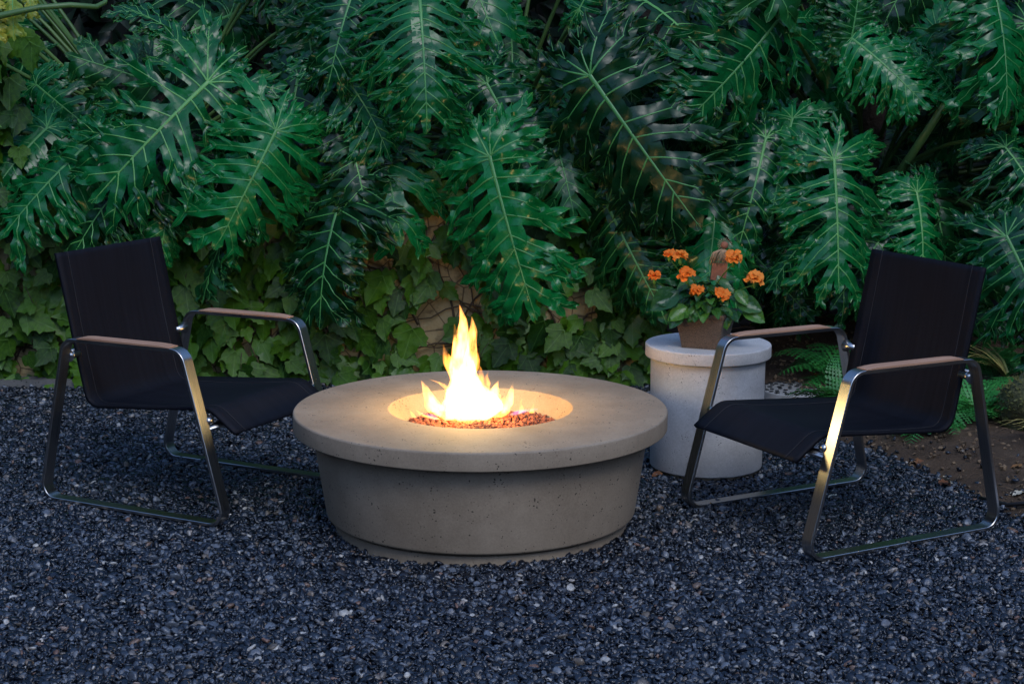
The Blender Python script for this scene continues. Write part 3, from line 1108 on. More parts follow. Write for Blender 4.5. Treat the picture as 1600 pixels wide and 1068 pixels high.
# leaf stalks that show in the open
for i, (a, b, Ya, Yb) in enumerate((((1475, 165), (1372, 318), 7.25, 7.6),)):
    e, base = plants[2]
    pa, pb = at(*a, Ya), at(*b, Yb)
    obj('stalk', tube([pa, (pa + pb) / 2 + Vector((0.01, 0, 0.01)), pb], [0.016, 0.019, 0.022], 10), M['stalk'], e)

# ------------------------------------------------------------------ fire pit
PIT = Vector((-0.101, 5.247, 0))
pit = empty('fire_pit', PIT)
tag(pit, 'round taupe concrete fire pit with overhanging top in the centre', 'fire pit')
def prof(corners, r, seg=5):
    return [(p.x, p.y) for p in fillet([Vector(c) for c in corners], r, seg, closed=False)]
H0 = 0.383
obj('top_slab', lathe(prof([(0.242, H0 - 0.085), (0.2965, H0), (0.6, H0), (0.6, H0 - 0.057), (0.51, H0 - 0.057)], [0, 0.004, 0.006, 0.004, 0]), 160), M['pit'], pit)
obj('bowl', lathe([(0.0, H0 - 0.12), (0.22, H0 - 0.12), (0.243, H0 - 0.083)], 96), M['bowl'], pit)
obj('body', lathe(prof([(0.40, H0 - 0.070), (0.538, H0 - 0.070), (0.498, 0.044), (0.40, 0.044)], [0, 0.008, 0.012, 0]), 160), M['pit'], pit)
obj('plinth', lathe(prof([(0.40, 0.048), (0.445, 0.048), (0.445, 0.034), (0.474, 0.034), (0.472, -0.02)], [0, 0.001, 0.001, 0.003, 0]), 128), M['pit'], pit)
obj('neck', lathe([(0.39, H0 - 0.0575), (0.48, H0 - 0.0575), (0.48, H0 - 0.072), (0.39, H0 - 0.072)], 96), M['pit'], pit)
# lava rock
rocks = []
rv = np.random.default_rng(8)
bv, bf = ico(1)
for k in range(2300):
    rr = 0.246 * math.sqrt(rv.random())
    aa = rv.uniform(0, 6.283)
    hgt = H0 - 0.073 + 0.026 * (1 - (rr / 0.24) ** 2) + 0.008 * math.sin(aa * 3) + rv.uniform(-0.006, 0.006)
    sc = rv.uniform(0.005, 0.0105)
    v = bv * (1 + rv.normal(0, 0.2, (len(bv), 1))) * sc * rv.uniform(0.7, 1.2, 3) + np.array([rr * math.cos(aa), rr * math.sin(aa), hgt])
    rocks.append((v.tolist(), bf))
stuff(obj('lava_rock', merge(rocks), M['lava'], pit, smooth=False))

# ------------------------------------------------------------------ flames
fl = empty('flames', PIT)
tag(fl, 'bright yellow orange flames rising from the lava rock', 'fire')
YF = PIT.y - 0.01
def tongue(pix, mat='flame', dy=0.0, squash=0.8, seed=0, sides=14):
    """pix: list of (x, y, half width in photo pixels), base to tip"""
    pts, rad = [], []
    n = 22
    ks = np.linspace(0, len(pix) - 1, n)
    X = np.interp(ks, range(len(pix)), [p[0] for p in pix])
    Yp = np.interp(ks, range(len(pix)), [p[1] for p in pix])
    W = np.interp(ks, range(len(pix)), [p[2] for p in pix])
    for a in (X, W):
        a[1:-1] = (a[:-2] + 2 * a[1:-1] + a[2:]) / 4
    V, Fc = [], []
    for i in range(n):
        c = at(X[i], Yp[i], YF + dy) - PIT
        r = W[i] / 497.0
        for k in range(sides):
            a = 2 * math.pi * k / sides
            dv = Vector((math.cos(a), math.sin(a) * squash, 0))
            wob = 1 + 0.38 * mnoise.noise(Vector((math.cos(a) * 1.3 + seed, math.sin(a) * 1.3, c.z * 16)))
            V.append(c + dv * r * wob)
    for i in range(n - 1):
        for k in range(sides):
            k2 = (k + 1) % sides
            Fc.append((i * sides + k, i * sides + k2, (i + 1) * sides + k2, (i + 1) * sides + k))
    Fc.append(tuple(range(sides))[::-1])
    Fc.append(tuple((n - 1) * sides + k for k in range(sides)))
    return obj('flame_tongue', (V, Fc), M[mat], fl)
tongue([(737, 655, 26), (737, 640, 48), (735, 624, 44), (730, 608, 31), (726, 590, 22), (722, 570, 18), (722, 545, 14), (722, 520, 10), (725, 505, 7), (722, 492, 4), (718, 476, 0.5)], seed=1)
tongue([(730, 580, 14), (734, 560, 11), (737, 540, 9), (739, 520, 7), (739, 508, 4), (737, 494, 0.5)], seed=2, dy=0.015)
tongue([(722, 605, 16), (712, 585, 13), (703, 568, 9), (697, 553, 5), (692, 537, 0.5)], 'flame_thin', seed=3, dy=-0.02)
tongue([(728, 590, 14), (739, 574, 9), (744, 562, 5), (747, 550, 0.5)], 'flame_thin', seed=4, dy=0.02)
tongue([(714, 560, 5), (711, 535, 5), (712, 518, 3), (710, 506, 0.5)], 'flame_thin', seed=5, dy=0.0)
tongue([(705, 655, 12), (688, 642, 14), (676, 628, 12), (669, 615, 8), (664, 604, 5), (658, 594, 0.5)], seed=6, dy=-0.03)
tongue([(716, 622, 13), (700, 606, 8), (688, 598, 4), (670, 592, 0.5)], 'flame_thin', seed=7)
tongue([(745, 655, 12), (762, 640, 16), (771, 625, 13), (772, 612, 8), (775, 602, 4), (779, 594, 0.4)], seed=8, dy=-0.02)
tongue([(786, 645, 4), (794, 632, 7), (797, 618, 6), (800, 606, 3), (802, 595, 0.4)], seed=9, dy=0.03)
tongue([(690, 655, 7), (672, 652, 7), (660, 648, 5), (650, 640, 0.5)], 'flame_thin', seed=10, dy=-0.06)
tongue([(700, 650, 9), (680, 645, 10), (668, 634, 7), (662, 622, 0.5)], 'flame_thin', seed=14, dy=0.04)
tongue([(750, 600, 9), (752, 585, 5), (750, 575, 3), (748, 568, 0.4)], 'flame_thin', seed=15, dy=0.0)
tongue([(775, 652, 9), (786, 644, 10), (790, 634, 7), (787, 624, 4), (789, 615, 0.4)], 'flame_thin', seed=16, dy=-0.06)
tongue([(755, 610, 9), (762, 598, 5), (760, 588, 3), (763, 580, 0.4)], 'flame_thin', seed=17, dy=0.03)
tongue([(812, 646, 4), (815, 638, 4), (813, 629, 2), (816, 622, 0.3)], 'flame_thin', seed=18, dy=0.05)
tongue([(648, 652, 4), (644, 646, 3), (640, 640, 0.3)], 'flame_thin', seed=19, dy=0.0)
tongue([(830, 645, 5), (832, 638, 3), (835, 628, 0.4)], 'flame_thin', seed=11, dy=0.0)
tongue([(800, 648, 6), (815, 642, 12), (830, 640, 10), (838, 638, 3)], 'flame_blue', seed=12, dy=0.0)
tongue([(680, 655, 6), (672, 648, 10), (662, 645, 6)], 'flame_blue', seed=13, dy=-0.03)
ld = bpy.data.lights.new('flame_light', 'POINT')
ld.energy = 6.2
ld.color = (1.0, 0.76, 0.33)
ld.shadow_soft_size = 0.09
lo = bpy.data.objects.new('flame_light', ld)
COL.objects.link(lo)
lo.parent = fl
lo.location = at(727, 548, YF) - PIT

# ------------------------------------------------------------------ chairs
def chair(loc, rz, label, name='sling_chair'):
    e = empty(name, loc, rz)
    tag(e, label, 'chair', 'steel framed sling chairs by the fire pit')
    HW, BW, TH = 0.3445, 0.046, 0.011
    path = [Vector((p.x, p.y)) for p in fillet([(-0.388, 0.007), (0.388, 0.007), (0.234, 0.566), (-0.256, 0.562)], [0.048, 0.048, 0.05, 0.05], 8)]
    n = len(path)
    for sg in (-1, 1):
        V, Fc = [], []
        v0 = sg * HW
        v1 = sg * (HW - BW)
        lo_, hi_ = min(v0, v1), max(v0, v1)
        b = 0.0015
        sect = [(-TH / 2, lo_ + b), (-TH / 2, hi_ - b), (-TH / 2 + b, hi_), (TH / 2 - b, hi_), (TH / 2, hi_ - b), (TH / 2, lo_ + b), (TH / 2 - b, lo_), (-TH / 2 + b, lo_)]
        for i in range(n):
            d = (path[(i + 1) % n] - path[i - 1]).normalized()
            nr = Vector((d.y, -d.x))
            for o, v in sect:
                q = path[i] + nr * o
                V.append((q.x, v, q.y))
        m = len(sect)
        for i in range(n):
            for k in range(m):
                Fc.append((i * m + k, i * m + (k + 1) % m, ((i + 1) % n) * m + (k + 1) % m, ((i + 1) % n) * m + k))
        fr = obj('side_frame', (V, Fc), M['steel'], e)
        es = fr.modifiers.new('edges', 'EDGE_SPLIT')
        es.split_angle = math.radians(25)
        # wooden armrest on the upper bar
        V, Fc = [], []
        ns, nc = 15, 7
        for i in range(ns):
            u = -0.195 + 0.385 * i / (ns - 1)
            t = i / (ns - 1)
            zb = 0.562 + 0.004 * (u + 0.256) / 0.49 + TH / 2 + 0.0005
            hgt = 0.011 * min(1, (min(t, 1 - t) * 9 + 0.1)) ** 0.6
            for j in range(nc):
                c = -1 + 2 * j / (nc - 1)
                V.append((u, sg * (HW - BW / 2) + c * (BW / 2 + 0.001), zb + hgt * (1 - 0.45 * c * c)))
            V.append((u, sg * (HW - BW / 2) + (BW / 2 + 0.001), zb))
            V.append((u, sg * (HW - BW / 2) - (BW / 2 + 0.001), zb))
        m = nc + 2
        for i in range(ns - 1):
            for k in range(m):
                Fc.append((i * m + k, i * m + (k + 1) % m, (i + 1) * m + (k + 1) % m, (i + 1) * m + k))
        Fc.append(tuple(range(m)))
        Fc.append(tuple((ns - 1) * m + k for k in range(m))[::-1])
        ar = obj('armrest', (V, Fc), M['wood'], e)
        es = ar.modifiers.new('edges', 'EDGE_SPLIT')
        es.split_angle = math.radians(40)
        # stub that carries the back of the sling
        obj('bracket', tube([(-0.268, sg * (HW - BW + 0.004), 0.50), (-0.268, sg * (HW - BW - 0.012), 0.50), (-0.268, sg * 0.255, 0.50)], [0.022, 0.013, 0.011], 16), M['steel'], e)
        obj('bolt', tube([(0.298, sg * (HW - BW + 0.003), 0.335), (0.298, sg * (HW - BW - 0.02), 0.335), (0.298, sg * (HW - BW - 0.021), 0.335)], [0.013, 0.011, 0.006], 14), M['steel'], e)
    # sling: back, seat and the fold over the front bar, one cloth
    cs = fillet([(-0.337, 0.836), (-0.226, 0.327), (0.285, 0.369), (0.385, 0.298)], [0, 0.045, 0.075, 0], 7, closed=False)
    P2 = [Vector((p.x, p.y)) for p in cs]
    # resample
    Ls = [0]
    for i in range(1, len(P2)):
        Ls.append(Ls[-1] + (P2[i] - P2[i - 1]).length)
    N = 64
    q = np.linspace(0, Ls[-1], N)
    U = np.interp(q, Ls, [p.x for p in P2])
    Z = np.interp(q, Ls, [p.y for p in P2])
    SW = 0.2665
    nv = 21
    V, Fc = [], []
    th = 0.005
    top, bot = [], []
    for i in range(N):
        du, dz = U[min(i + 1, N - 1)] - U[max(i - 1, 0)], Z[min(i + 1, N - 1)] - Z[max(i - 1, 0)]
        l = math.hypot(du, dz)
        nu, nz = -dz / l, du / l
        if nz < 0 and i > N / 2:
            pass
        f = q[i] / Ls[-1]
        for j in range(nv):
            c = -1 + 2 * j / (nv - 1)
            sag = (1 - c * c) * (0.016 * math.sin(math.pi * min(1, max(0, (f - 0.02) / 0.5))) if f < 0.5 else 0.02 * math.sin(math.pi * min(1, max(0, (f - 0.45) / 0.42))))
            hem = 0.0035 if abs(c) > 0.93 else 0.0
            wr = 0.0016 * mnoise.noise(Vector((q[i] * 6, c * 1.5, rz)))
            off = -sag + wr
            top.append((U[i] + nu * (off + hem), c * SW, Z[i] + nz * (off + hem)))
            bot.append((U[i] + nu * (off - th - hem), c * SW, Z[i] + nz * (off - th - hem)))
    V = top + bot
    B = len(top)
    for i in range(N - 1):
        for j in range(nv - 1):
            a = i * nv + j
            Fc.append((a, a + 1, a + nv + 1, a + nv))
            Fc.append((B + a, B + a + nv, B + a + nv + 1, B + a + 1))
        a = i * nv
        Fc.append((a, a + nv, B + a + nv, B + a))
        a = i * nv + nv - 1
        Fc.append((a, B + a, B + a + nv, a + nv))
    for j in range(nv - 1):
        Fc.append((j, B + j, B + j + 1, j + 1))
        a = (N - 1) * nv + j
        Fc.append((a, a + 1, B + a + 1, B + a))
    slg = obj('sling', (V, Fc), M['fabric'], e)
    for jj in (2, nv - 3):
        pts = [Vector(top[i * nv + jj]) for i in range(0, N)]
        obj('hem_seam', tube([p_ + Vector((0.0006, 0, 0.0008)) for p_ in pts], 0.0011, 4), M['thread'], slg)
    # bars between the side frames
    obj('crossbar', tube([(-0.306, -HW + BW - 0.002, 0.50), (-0.306, HW - BW + 0.002, 0.50)], 0.009, 14), M['steel'], e)
    obj('crossbar', box(0.262, 0.302, -HW + BW - 0.002, HW - BW + 0.002, 0.300, 0.312, 0.0015), M['steel'], e)
    obj('crossbar', tube([(-0.20, -HW + 0.02, 0.305), (-0.20, HW - 0.02, 0.305)], 0.010, 14), M['steel'], e) if False else None
    return e
chair((-1.103, 5.626, 0.006), -0.483, 'black sling armchair on the left, turned to face right')
chair((1.061, 5.272, 0.006), 3.637, 'black sling armchair on the right, turned to face left')

# ------------------------------------------------------------------ side table
TB = Vector((0.707, 5.918, 0))
st = empty('side_table', TB)
tag(st, 'pale grey concrete drum side table holding the flower pot', 'side table')
TH_ = 0.469
obj('lid', lathe(prof([(0.0, TH_), (0.226, TH_), (0.226, TH_ - 0.045), (0.15, TH_ - 0.045)], [0, 0.006, 0.004, 0]), 128), M['table'], st)
obj('drum', lathe(prof([(0.15, TH_ - 0.049), (0.206, TH_ - 0.049), (0.203, 0.018), (0.15, 0.018)], [0, 0.004, 0.006, 0]), 128), M['table'], st)
obj('neck', lathe([(0.15, TH_ - 0.045), (0.198, TH_ - 0.0455), (0.198, TH_ - 0.0495), (0.15, TH_ - 0.05)], 96), M['table'], st)
obj('plinth', lathe([(0.19, 0.02), (0.19, -0.02)], 96), M['pit'], st)

# ------------------------------------------------------------------ pot, flowers, garden doll
PY = 5.86
pc = at(1102, 524, PY)
pot_c = Vector((pc.x, PY + 0.0, TH_ + 0.0005))
PRZ = math.radians(-22)
pot = empty('flower_pot', pot_c, PRZ)
pot.scale = (1.1, 1.1, 1.0)
tag(pot, 'square brown textured flower pot standing on the side table', 'flower pot')
def square_ring(hw, z, r=0.004, seg=3):
    return [(p.x, p.y, z) for p in fillet([(-hw, -hw), (hw, -hw), (hw, hw), (-hw, hw)], r, seg)]
rings = [square_ring(0.0, 0.0, 0), ]
V, Fc = [], []
levels = [(0.062, 0.0), (0.066, 0.03), (0.071, 0.06), (0.076, 0.09), (0.080, 0.112), (0.083, 0.113), (0.0835, 0.126), (0.074, 0.126), (0.072, 0.10)]
for hw, z in levels:
    V += square_ring(hw, z)
m = 16
for i in range(len(levels) - 1):
    for k in range(m):
        Fc.append((i * m + k, i * m + (k + 1) % m, (i + 1) * m + (k + 1) % m, (i + 1) * m + k))
Fc.append(tuple(range(m))[::-1])
po = obj('shell', (V, Fc), M['wicker'], pot, smooth=False)
obj('potting_soil', ([(x, y, 0.104) for x, y in ((-0.072, -0.072), (0.072, -0.072), (0.072, 0.072), (-0.072, 0.072))], [(0, 1, 2, 3)]), M['soil'], pot)

fp = empty('flowering_plant', (pot_c.x, pot_c.y, TH_ + 0.10))
tag(fp, 'leafy plant with orange flower heads growing in the brown pot', 'plant')
FO = fp.location.copy()
rf = np.random.default_rng(77)
def ov_leaf(J, Tp, w, face=(0, -1, 0.8), wav=1.0, roll=0.0):
    L = (Tp - J).length
    V, Fc = [], []
    n, cols = 9, (-1, -0.5, 0, 0.5, 1)
    ph = rf.uniform(0, 6)
    for i in range(n):
        t = i / (n - 1)
        hw = w * math.sin(math.pi * t ** 0.85) ** 0.8 * (1 if t < 1 else 0) + 0.0005
        for c in cols:
            V.append((c * hw, t * L, abs(c) * hw * 0.45 - L * 0.28 * t * t + 0.06 * w * wav * math.sin(14 * t + ph + c) * abs(c) - 0.0 + (0.004 * math.sin(26 * t) * abs(c) * w * 20)))
    for i in range(n - 1):
        for c in range(4):
            a = i * 5 + c
            Fc.append((a, a + 1, a + 6, a + 5))
    o = obj('leaf', (V, Fc), M['fl_leaf'], fp)
    mx = place_matrix(J, Tp, face, roll)
    mx.translation = J - FO
    o.matrix_basis = mx
    return o
heads = [(1046, 396, 19), (1063, 401, 24), (1023, 431, 20), (1073, 430, 26), (1089, 456, 24), (1129, 460, 26), (1146, 404, 27), (1179, 437, 28)]
for i, (hx, hy, dia) in enumerate(heads):
    Y = PY + rf.uniform(-0.14, -0.04)
    c = at(hx, hy, Y)
    R = dia / 2 / (F_PX / Y) * 1.15
    # stem
    s0 = Vector((pot_c.x + rf.uniform(-0.03, 0.03), pot_c.y + rf.uniform(-0.03, 0.03), TH_ + 0.10))
    m1 = Vector((s0.x * 0.55 + c.x * 0.45, s0.y, (s0.z + c.z) / 2 + 0.01))
    pts = []
    end = c - Vector((0, 0, 0.018))
    for k in range(9):
        u = k / 8
        pts.append(s0 * (1 - u) ** 2 + m1 * 2 * u * (1 - u) + end * u * u - FO)
    obj('stem', tube(pts, [0.003 - 0.0012 * k / 8 for k in range(9)], 6), M['bud'], fp)
    # flower head: bud spike below, petals fanned out above
    V, Fc = [], []
    npet = 17
    for k in range(npet):
        a = 2 * math.pi * k / npet + rf.uniform(-0.2, 0.2)
        tilt = rf.uniform(-0.35, 1.1)
        d = Vector((math.cos(a), math.sin(a) * 0.9 - 0.12, tilt)).normalized()
        side = d.cross(Vector((0, -0.5, 1))).normalized()
        up = side.cross(d)
        base = Vector((0, 0, rf.uniform(-0.25, 0.3) * R))
        b0 = len(V)
        Lp = R * rf.uniform(0.8, 1.08)
        ncol, nrow = 7, 5
        for r_ in range(nrow):
            t = r_ / (nrow - 1)
            hw = R * (0.12 + 0.5 * t * (1.35 - 0.6 * t))
            for q in range(ncol):
                cc = -1 + 2 * q / (ncol - 1)
                lob = 0.07 * math.cos(cc * math.pi * 2) * (t ** 3) - 0.16 * cc * cc * t * t
                V.append(base + d * Lp * (t + lob - 0.12 * cc * cc * t) + side * hw * cc + up * R * (0.25 * math.sin(t * 2.2) - 0.35 * t * t * rf.uniform(0.3, 1.2) + 0.09 * math.sin(cc * 5 + k)))
        for r_ in range(nrow - 1):
            for q in range(ncol - 1):
                w = b0 + r_ * ncol + q
                Fc.append((w, w + 1, w + ncol + 1, w + ncol))
    fo = obj('flower_head', (V, Fc), M['petal'], fp)
    fo.location = c - FO
    obj('bud', tube([(0, 0, -0.03), (0, 0, -0.02), (0, 0, -0.005), (0, 0, 0.004)], [0.002, 0.0065, 0.006, 0.002], 8), M['bud'], fo)
for k in range(105):
    a = rf.uniform(0, 6.283)
    rad = rf.uniform(0.0, 0.11)
    hgt = TH_ + 0.12 + rf.uniform(0, 0.15) * (1 - rad / 0.2)
    J = Vector((pot_c.x + rad * math.cos(a), pot_c.y + rad * math.sin(a) * 0.8, hgt))
    out = Vector((math.cos(a), math.sin(a) * 0.8 - 0.25, rf.uniform(-0.55, 0.45)))
    L = rf.uniform(0.04, 0.085)
    ov_leaf(J, J + out.normalized() * L, L * rf.uniform(0.24, 0.33), (0.3 * math.cos(a), -0.6, 1))
for (jx, jy, tx, ty) in ((1128, 478, 1137, 512), (1090, 478, 1078, 500), (1150, 455, 1168, 474), (1075, 480, 1046, 497), (1060, 455, 1018, 480), (1150, 470, 1190, 482), (1075, 415, 1088, 402), (1100, 470, 1108, 488), (1060, 470, 1030, 470),
                         (1065, 485, 1048, 510), (1160, 480, 1195, 500)):
    J, Tp = at(jx, jy, PY - 0.07), at(tx, ty, PY - 0.11)
    ov_leaf(J, Tp, (Tp - J).length * 0.34, (0, -1, 0.5))

# little garden figure stuck in the pot
dc = at(1123, 432, PY + 0.04)
dl = empty('garden_figure', (dc.x, dc.y, TH_ + 0.10))
tag(dl, 'small rust coloured straw skirted figure on a stick behind the flowers', 'figurine')
def dz(y):
    return at(1123, y, PY + 0.04).z - (TH_ + 0.10)
obj('stick', tube([(0, 0, 0), (0, 0, dz(415))], 0.003, 8), M['vine'], dl)
W0 = 13 / 441
V, Fc = [], []
tilt = 0.0
bx0 = [(-0.030, dz(436)), (0.024, dz(440)), (0.030, dz(411)), (-0.024, dz(411))]
for y in (-0.009, 0.009):
    for x, z in bx0:
        V.append((x, y, z))
obj('body', (V, [(0, 1, 2, 3), (7, 6, 5, 4), (0, 4, 5, 1), (1, 5, 6, 2), (2, 6, 7, 3), (3, 7, 4, 0)]), M['doll'], dl, smooth=False)
hv, hf = ico(3)
hx = 8 / 441
obj('head', ((hv * np.array([0.0135, 0.0125, 0.0135]) + np.array([hx, 0, dz(383)])).tolist(), hf), M['doll'], dl)
straws, spikes = [], []
for k in range(90):
    a = rf.uniform(0, 6.283)
    p0 = Vector((hx * 0.7 + 0.006 * math.cos(a), 0.006 * math.sin(a), dz(389)))
    sp = rf.uniform(0.4, 1.0)
    p2 = Vector((0.034 * math.cos(a) * sp - 0.004, 0.022 * math.sin(a) * sp, dz(rf.uniform(406, 415))))
    pm = (p0 + p2) / 2 + Vector((0.010 * math.cos(a), 0.008 * math.sin(a), 0.010))
    straws.append(tube([p0, pm, p2], 0.0011, 4))
obj('straw_cape', merge(straws), M['raffia'], dl)
for k in range(17):
    a = -0.5 + 4.2 * k / 16
    d = Vector((math.cos(a), rf.uniform(-0.3, 0.3), math.sin(a)))
    c0 = Vector((hx, 0, dz(383)))
    spikes.append(tube([c0 + d * 0.012, c0 + d * 0.021 + Vector((0, 0, 0.001)), c0 + d * 0.027 + Vector((0.002, 0, 0))], 0.0008, 4))
obj('hair', merge(spikes), M['raffia'], dl)

# ------------------------------------------------------------------ ferns, tufts, rock at the right
def frond_mesh(L, seed, curve=1.2):
    r = np.random.default_rng(seed)
    V, Fc = [], []
    n = 17
    pts = []
    for i in range(n + 1):
        t = i / n
        a = 0.9 - curve * t
        if i == 0:
            pts.append(Vector((0, 0, 0)))
        else:
            pts.append(pts[-1] + Vector((0, math.cos(a), math.sin(a))) * L / n)
    tv, tf = tube(pts, [0.0022 * (1 - 0.7 * i / n) for i in range(n + 1)], 5)
    V += [tuple(v) for v in tv]
    Fc += tf
    for i in range(2, n + 1):
        t = i / n
        pl = L * 0.30 * math.sin(math.pi * (0.12 + 0.88 * t) ** 0.9) ** 0.8 * (1 - 0.2 * t) + 0.006
        for sg in (-1, 1):
            o = pts[i]
            tang = (pts[i] - pts[i - 1]).normalized()
            d = (Vector((sg, 0, 0)) + tang * 0.35 + Vector((0, 0, -0.25 + r.normal(0, 0.1)))).normalized()
            # toothed pinna: small pairs of lobes along its length
            k = 5
            for q in range(k):
                u0, u1 = q / k, (q + 1) / k
                wq = pl * 0.20 * (1 - 0.75 * u0)
                c0, c1 = o + d * pl * u0, o + d * pl * u1
                cm = c0 + d * pl * 0.5 / k
                b = len(V)
                V += [tuple(c0), tuple(cm + tang * wq + d * wq * 0.6), tuple(c1), tuple(cm - tang * wq + d * wq * 0.6)]
                Fc += [(b, b + 1, b + 2), (b, b + 2, b + 3)]
    return mesh_of('frond', V, Fc)
def fern(loc, n, size, seed, label, lean=None):
    e = empty('fern', loc)
    tag(e, label, 'fern', 'ferns growing in the soil bed')
    r = np.random.default_rng(seed)
    ms = [frond_mesh(1.0, seed * 10 + k, r.uniform(1.0, 1.9)) for k in range(3)]
    for m_ in ms:
        m_.materials.append(M['fern'])
    for k in range(n):
        a = 6.283 * k / n + r.uniform(-0.3, 0.3)
        if lean is not None:
            a = lean + r.normal(0, 0.9)
        o = link('frond', ms[k % 3], None, e)
        s = size * r.uniform(0.7, 1.15)
        o.scale = (s, s, s)
        o.rotation_euler = (r.normal(0.1, 0.2), r.normal(0, 0.2), a)
def on_soil(x, y):
    p = Vector((x, y, float(soil_h(x, y))))
    return p
fern(on_soil(1.36, 6.70) , 18, 0.27, 3, 'dark fern between the side table and the right chair back')
fern(on_soil(1.46, 7.25), 14, 0.34, 4, 'dim fern on the slope below the far armrest of the right chair')
fern(on_soil(1.62, 6.38), 18, 0.27, 5, 'fern showing below the seat of the right chair')
fern(on_soil(1.86, 6.5), 18, 0.30, 6, 'bright green fern behind the rear leg of the right chair')
fern(on_soil(2.12, 7.3), 14, 0.32, 7, 'fern under the leaves at the right edge beside the grass')
def grass_tuft(loc, n, L, seed, label, lean):
    e = empty('grass_tuft', loc)
    tag(e, label, 'grass')
    r = np.random.default_rng(seed)
    for k in range(n):
        a = lean + r.normal(0, 0.8)
        l = L * r.uniform(0.6, 1.2)
        V, Fc = [], []
        N = 9
        for i in range(N):
            t = i / (N - 1)
            w = 0.006 * (1 - t ** 2) + 0.0006
            x, z = l * t * (0.25 + 0.6 * t), l * (t - 0.62 * t * t * r.uniform(0.9, 1.1))
            for c in (-1, 0, 1):
                V.append((c * w, x, z + abs(c) * w * 0.5))
        for i in range(N - 1):
            for c in range(2):
                q = i * 3 + c
                Fc.append((q, q + 1, q + 4, q + 3))
        o = obj('blade', (V, Fc), M['straw'], e)
        o.rotation_euler = (0, 0, a)
grass_tuft(on_soil(2.12, 6.95), 16, 0.42, 11, 'arching yellow green grass tuft by the right edge', 1.4)
grass_tuft(on_soil(2.0, 6.1), 10, 0.2, 12, 'low dry grass wisps on the soil at the right', 2.0)
rv_, rf_ = ico(4)
V = []
for v in rv_:
    vv = Vector(v)
    d = 1 + 0.25 * mnoise.noise(vv * 1.6) + 0.10 * mnoise.noise(vv * 5) + 0.05 * mnoise.noise(vv * 12)
    V.append((v[0] * d * 0.15, v[1] * d * 0.14, v[2] * d * 0.17))
rk = empty('mossy_rock', on_soil(2.06, 6.35) + Vector((0, 0, 0.06)))
tag(rk, 'mossy brown rock at the right edge beside the chair', 'rock')
obj('stone', (V, rf_), M['rock'], rk)
mv = []
for _ in range(900):
    i = rf.integers(0, len(V))
    c = Vector(V[i])
    d = (c.normalized() + Vector(rf.normal(0, 0.5, 3))).normalized()
    s = d.orthogonal().normalized() * 0.004
    mv.append(([c, c + d * 0.012 + s, c + d * 0.022, c + d * 0.012 - s], [(0, 1, 2, 3)]))
stuff(obj('moss', merge(mv), M['moss'], rk))
sl = obj('planter_wall', box(2.2, 3.3, 8.0, 8.12, -0.05, 0.36, 0.006), M['slab'])
tag(sl, 'low dark grey planter wall under the leaves at the right edge', 'wall')
ps = obj('paving_stone', rough_block(1.69, 2.1, 4.98, 5.16, -0.03, 0.045, 0.03, 0.008, 9), M['table'], smooth=False)
tag(ps, 'pale flat stone on the soil at the right edge by the chair foot', 'stone')
hs = obj('irrigation_hose', tube([Vector((x, y, float(soil_h(x, y)) + 0.02)) for x, y in ((1.60, 5.52), (1.66, 5.40), (1.74, 5.36), (1.85, 5.33), (2.0, 5.28), (2.3, 5.2))], 0.007, 8), M['hose'])
tag(hs, 'thin black hose lying along the soil edge at the right', 'hose')
# mosaic stepping stone
mo = empty('mosaic_stone', (1.235, 7.12, 0.0))
tag(mo, 'round black and white mosaic stepping stone behind the side table', 'stepping stone')
obj('base', lathe(prof([(0.0, 0.045), (0.15, 0.045), (0.15, -0.02)], [0, 0.008, 0]), 48), M['white'], mo)
k = 0
for ring, cnt in ((0.03, 5), (0.07, 11), (0.11, 17), (0.138, 22)):
    for j in range(cnt):
        a = 6.283 * (j + rf.uniform(-0.2, 0.2)) / cnt
        w = 0.011 * rf.uniform(0.8, 1.15)
        c = Vector((ring * math.cos(a), ring * math.sin(a), 0.0455))
        npg = 5
        V = [(c.x + w * math.cos(q * 6.283 / npg + k), c.y + w * math.sin(q * 6.283 / npg + k), c.z + dz_) for dz_ in (0, 0.003) for q in range(npg)]
        Fc = [tuple(range(npg, 2 * npg))] + [(q, (q + 1) % npg, npg + (q + 1) % npg, npg + q) for q in range(npg)]
        obj('tile', (V, Fc), M['black'], mo, smooth=False)
        k += 1
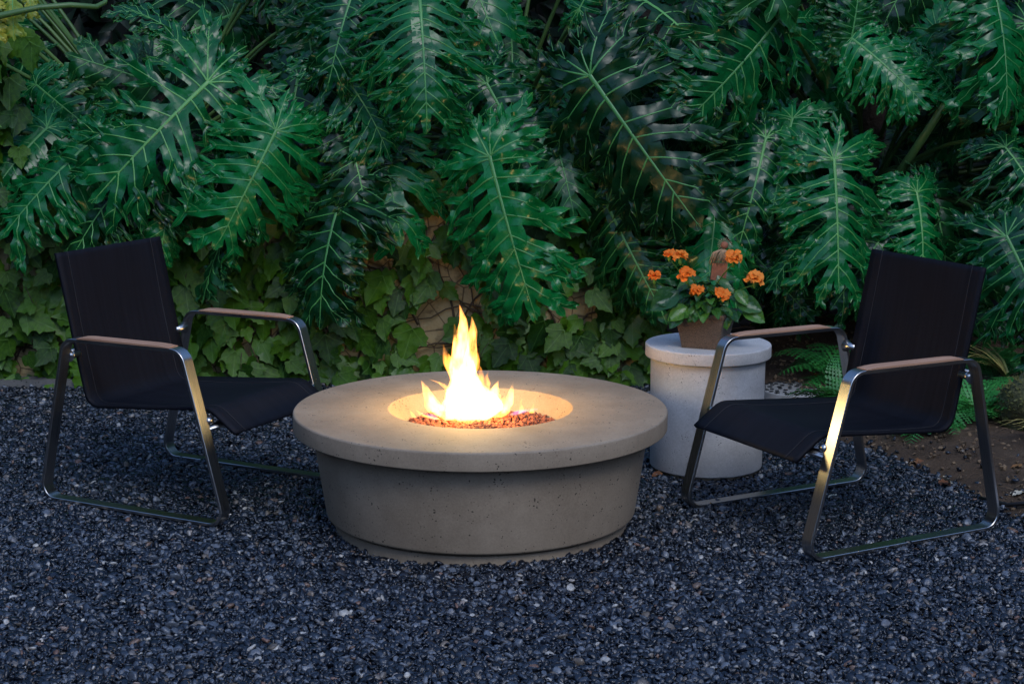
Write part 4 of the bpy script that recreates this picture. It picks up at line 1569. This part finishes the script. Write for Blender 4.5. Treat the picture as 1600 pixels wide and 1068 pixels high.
# litter on the soil: crumbs, twigs and leaf scraps
lit, rl = [], np.random.default_rng(55)
lv, lf = ico(1)
for _ in range(2600):
    y = rl.uniform(4.9, 8.6)
    x = float(edge_x(y)) + 0.02 + rl.uniform(0, 1.3)
    z = float(soil_h(x, y))
    kind = rl.random()
    if kind < 0.72:
        sc = rl.uniform(0.003, 0.011)
        v = lv * (1 + rl.normal(0, 0.25, (len(lv), 1))) * sc * rl.uniform(0.6, 1.2, 3) + np.array([x, y, z + 0.006])
        lit.append((v.tolist(), lf))
    elif kind < 0.85:
        a, l = rl.uniform(0, 6.28), rl.uniform(0.02, 0.07)
        lit.append(tube([(x, y, z + 0.012), (x + l * math.cos(a) * 0.5, y + l * math.sin(a) * 0.5, z + 0.018), (x + l * math.cos(a), y + l * math.sin(a), z + 0.012)], 0.0013, 4))
    else:
        a, l = rl.uniform(0, 6.28), rl.uniform(0.012, 0.03)
        ca, sa = math.cos(a) * l, math.sin(a) * l
        lit.append(([(x, y, z + 0.01), (x + ca * 0.5 - sa * 0.25, y + sa * 0.5 + ca * 0.25, z + 0.018), (x + ca, y + sa, z + 0.012), (x + ca * 0.5 + sa * 0.25, y + sa * 0.5 - ca * 0.25, z + 0.016)], [(0, 1, 2), (0, 2, 3)]))
lt_ = obj('soil_litter', merge(lit), simple('litter', (0.16, 0.11, 0.065), 0.9, var=0.7, nscale=25), smooth=False)
tag(stuff(lt_), 'crumbs, twigs and leaf scraps lying on the brown soil', 'litter')
# fallen leaves
def fallen(x, y, s, rz, mat, label, z=None):
    v, f, nb = ivy_vars[int(rf.integers(0, 9))]
    f = f[:nb]
    A = (np.array(v) * np.array([s, s, s * 2.0])).tolist()
    o = obj('fallen_leaf', (A, f), M[mat], None)
    o.location = (x, y, (float(soil_h(x, y)) if z is None else z) + 0.014)
    o.rotation_euler = (rf.normal(0, 0.25), rf.normal(0, 0.25), rz)
    tag(o, label, 'leaf', 'fallen leaves')
p = gnd(1115, 740)
for (px, py, s, mt, lab) in ((1031, 745, 0.035, 'dead', 'brown fallen leaf on the gravel between pit and side table'),
                             (1486, 762, 0.045, 'pale', 'pale yellow fallen leaf at the edge of gravel and soil'),
                             (1470, 758, 0.04, 'dead', 'orange brown fallen leaf beside the pale leaf at the soil edge'),
                             (1432, 722, 0.045, 'dead', 'long brown fallen leaf on the soil under the right chair seat'),
                             (1596, 783, 0.05, 'pale', 'whitish fallen leaf at the right edge of the picture'),
                             (1592, 748, 0.035, 'dead', 'orange fallen leaf on the soil right of the chair leg'),
                             (1563, 682, 0.045, 'dead', 'curled orange fallen leaf in front of the mossy rock'),
                             (1202, 568, 0.05, 'dead', 'tan fallen leaf on the slope right of the side table'),
                             (1303, 780, 0.03, 'pale', 'small yellow green fallen leaf on the gravel under the right chair')):
    q = gnd(px, py)
    on = q.x > edge_x(q.y)
    fallen(q.x, q.y, s, rf.uniform(0, 6), mt, lab, None if on else 0.006)
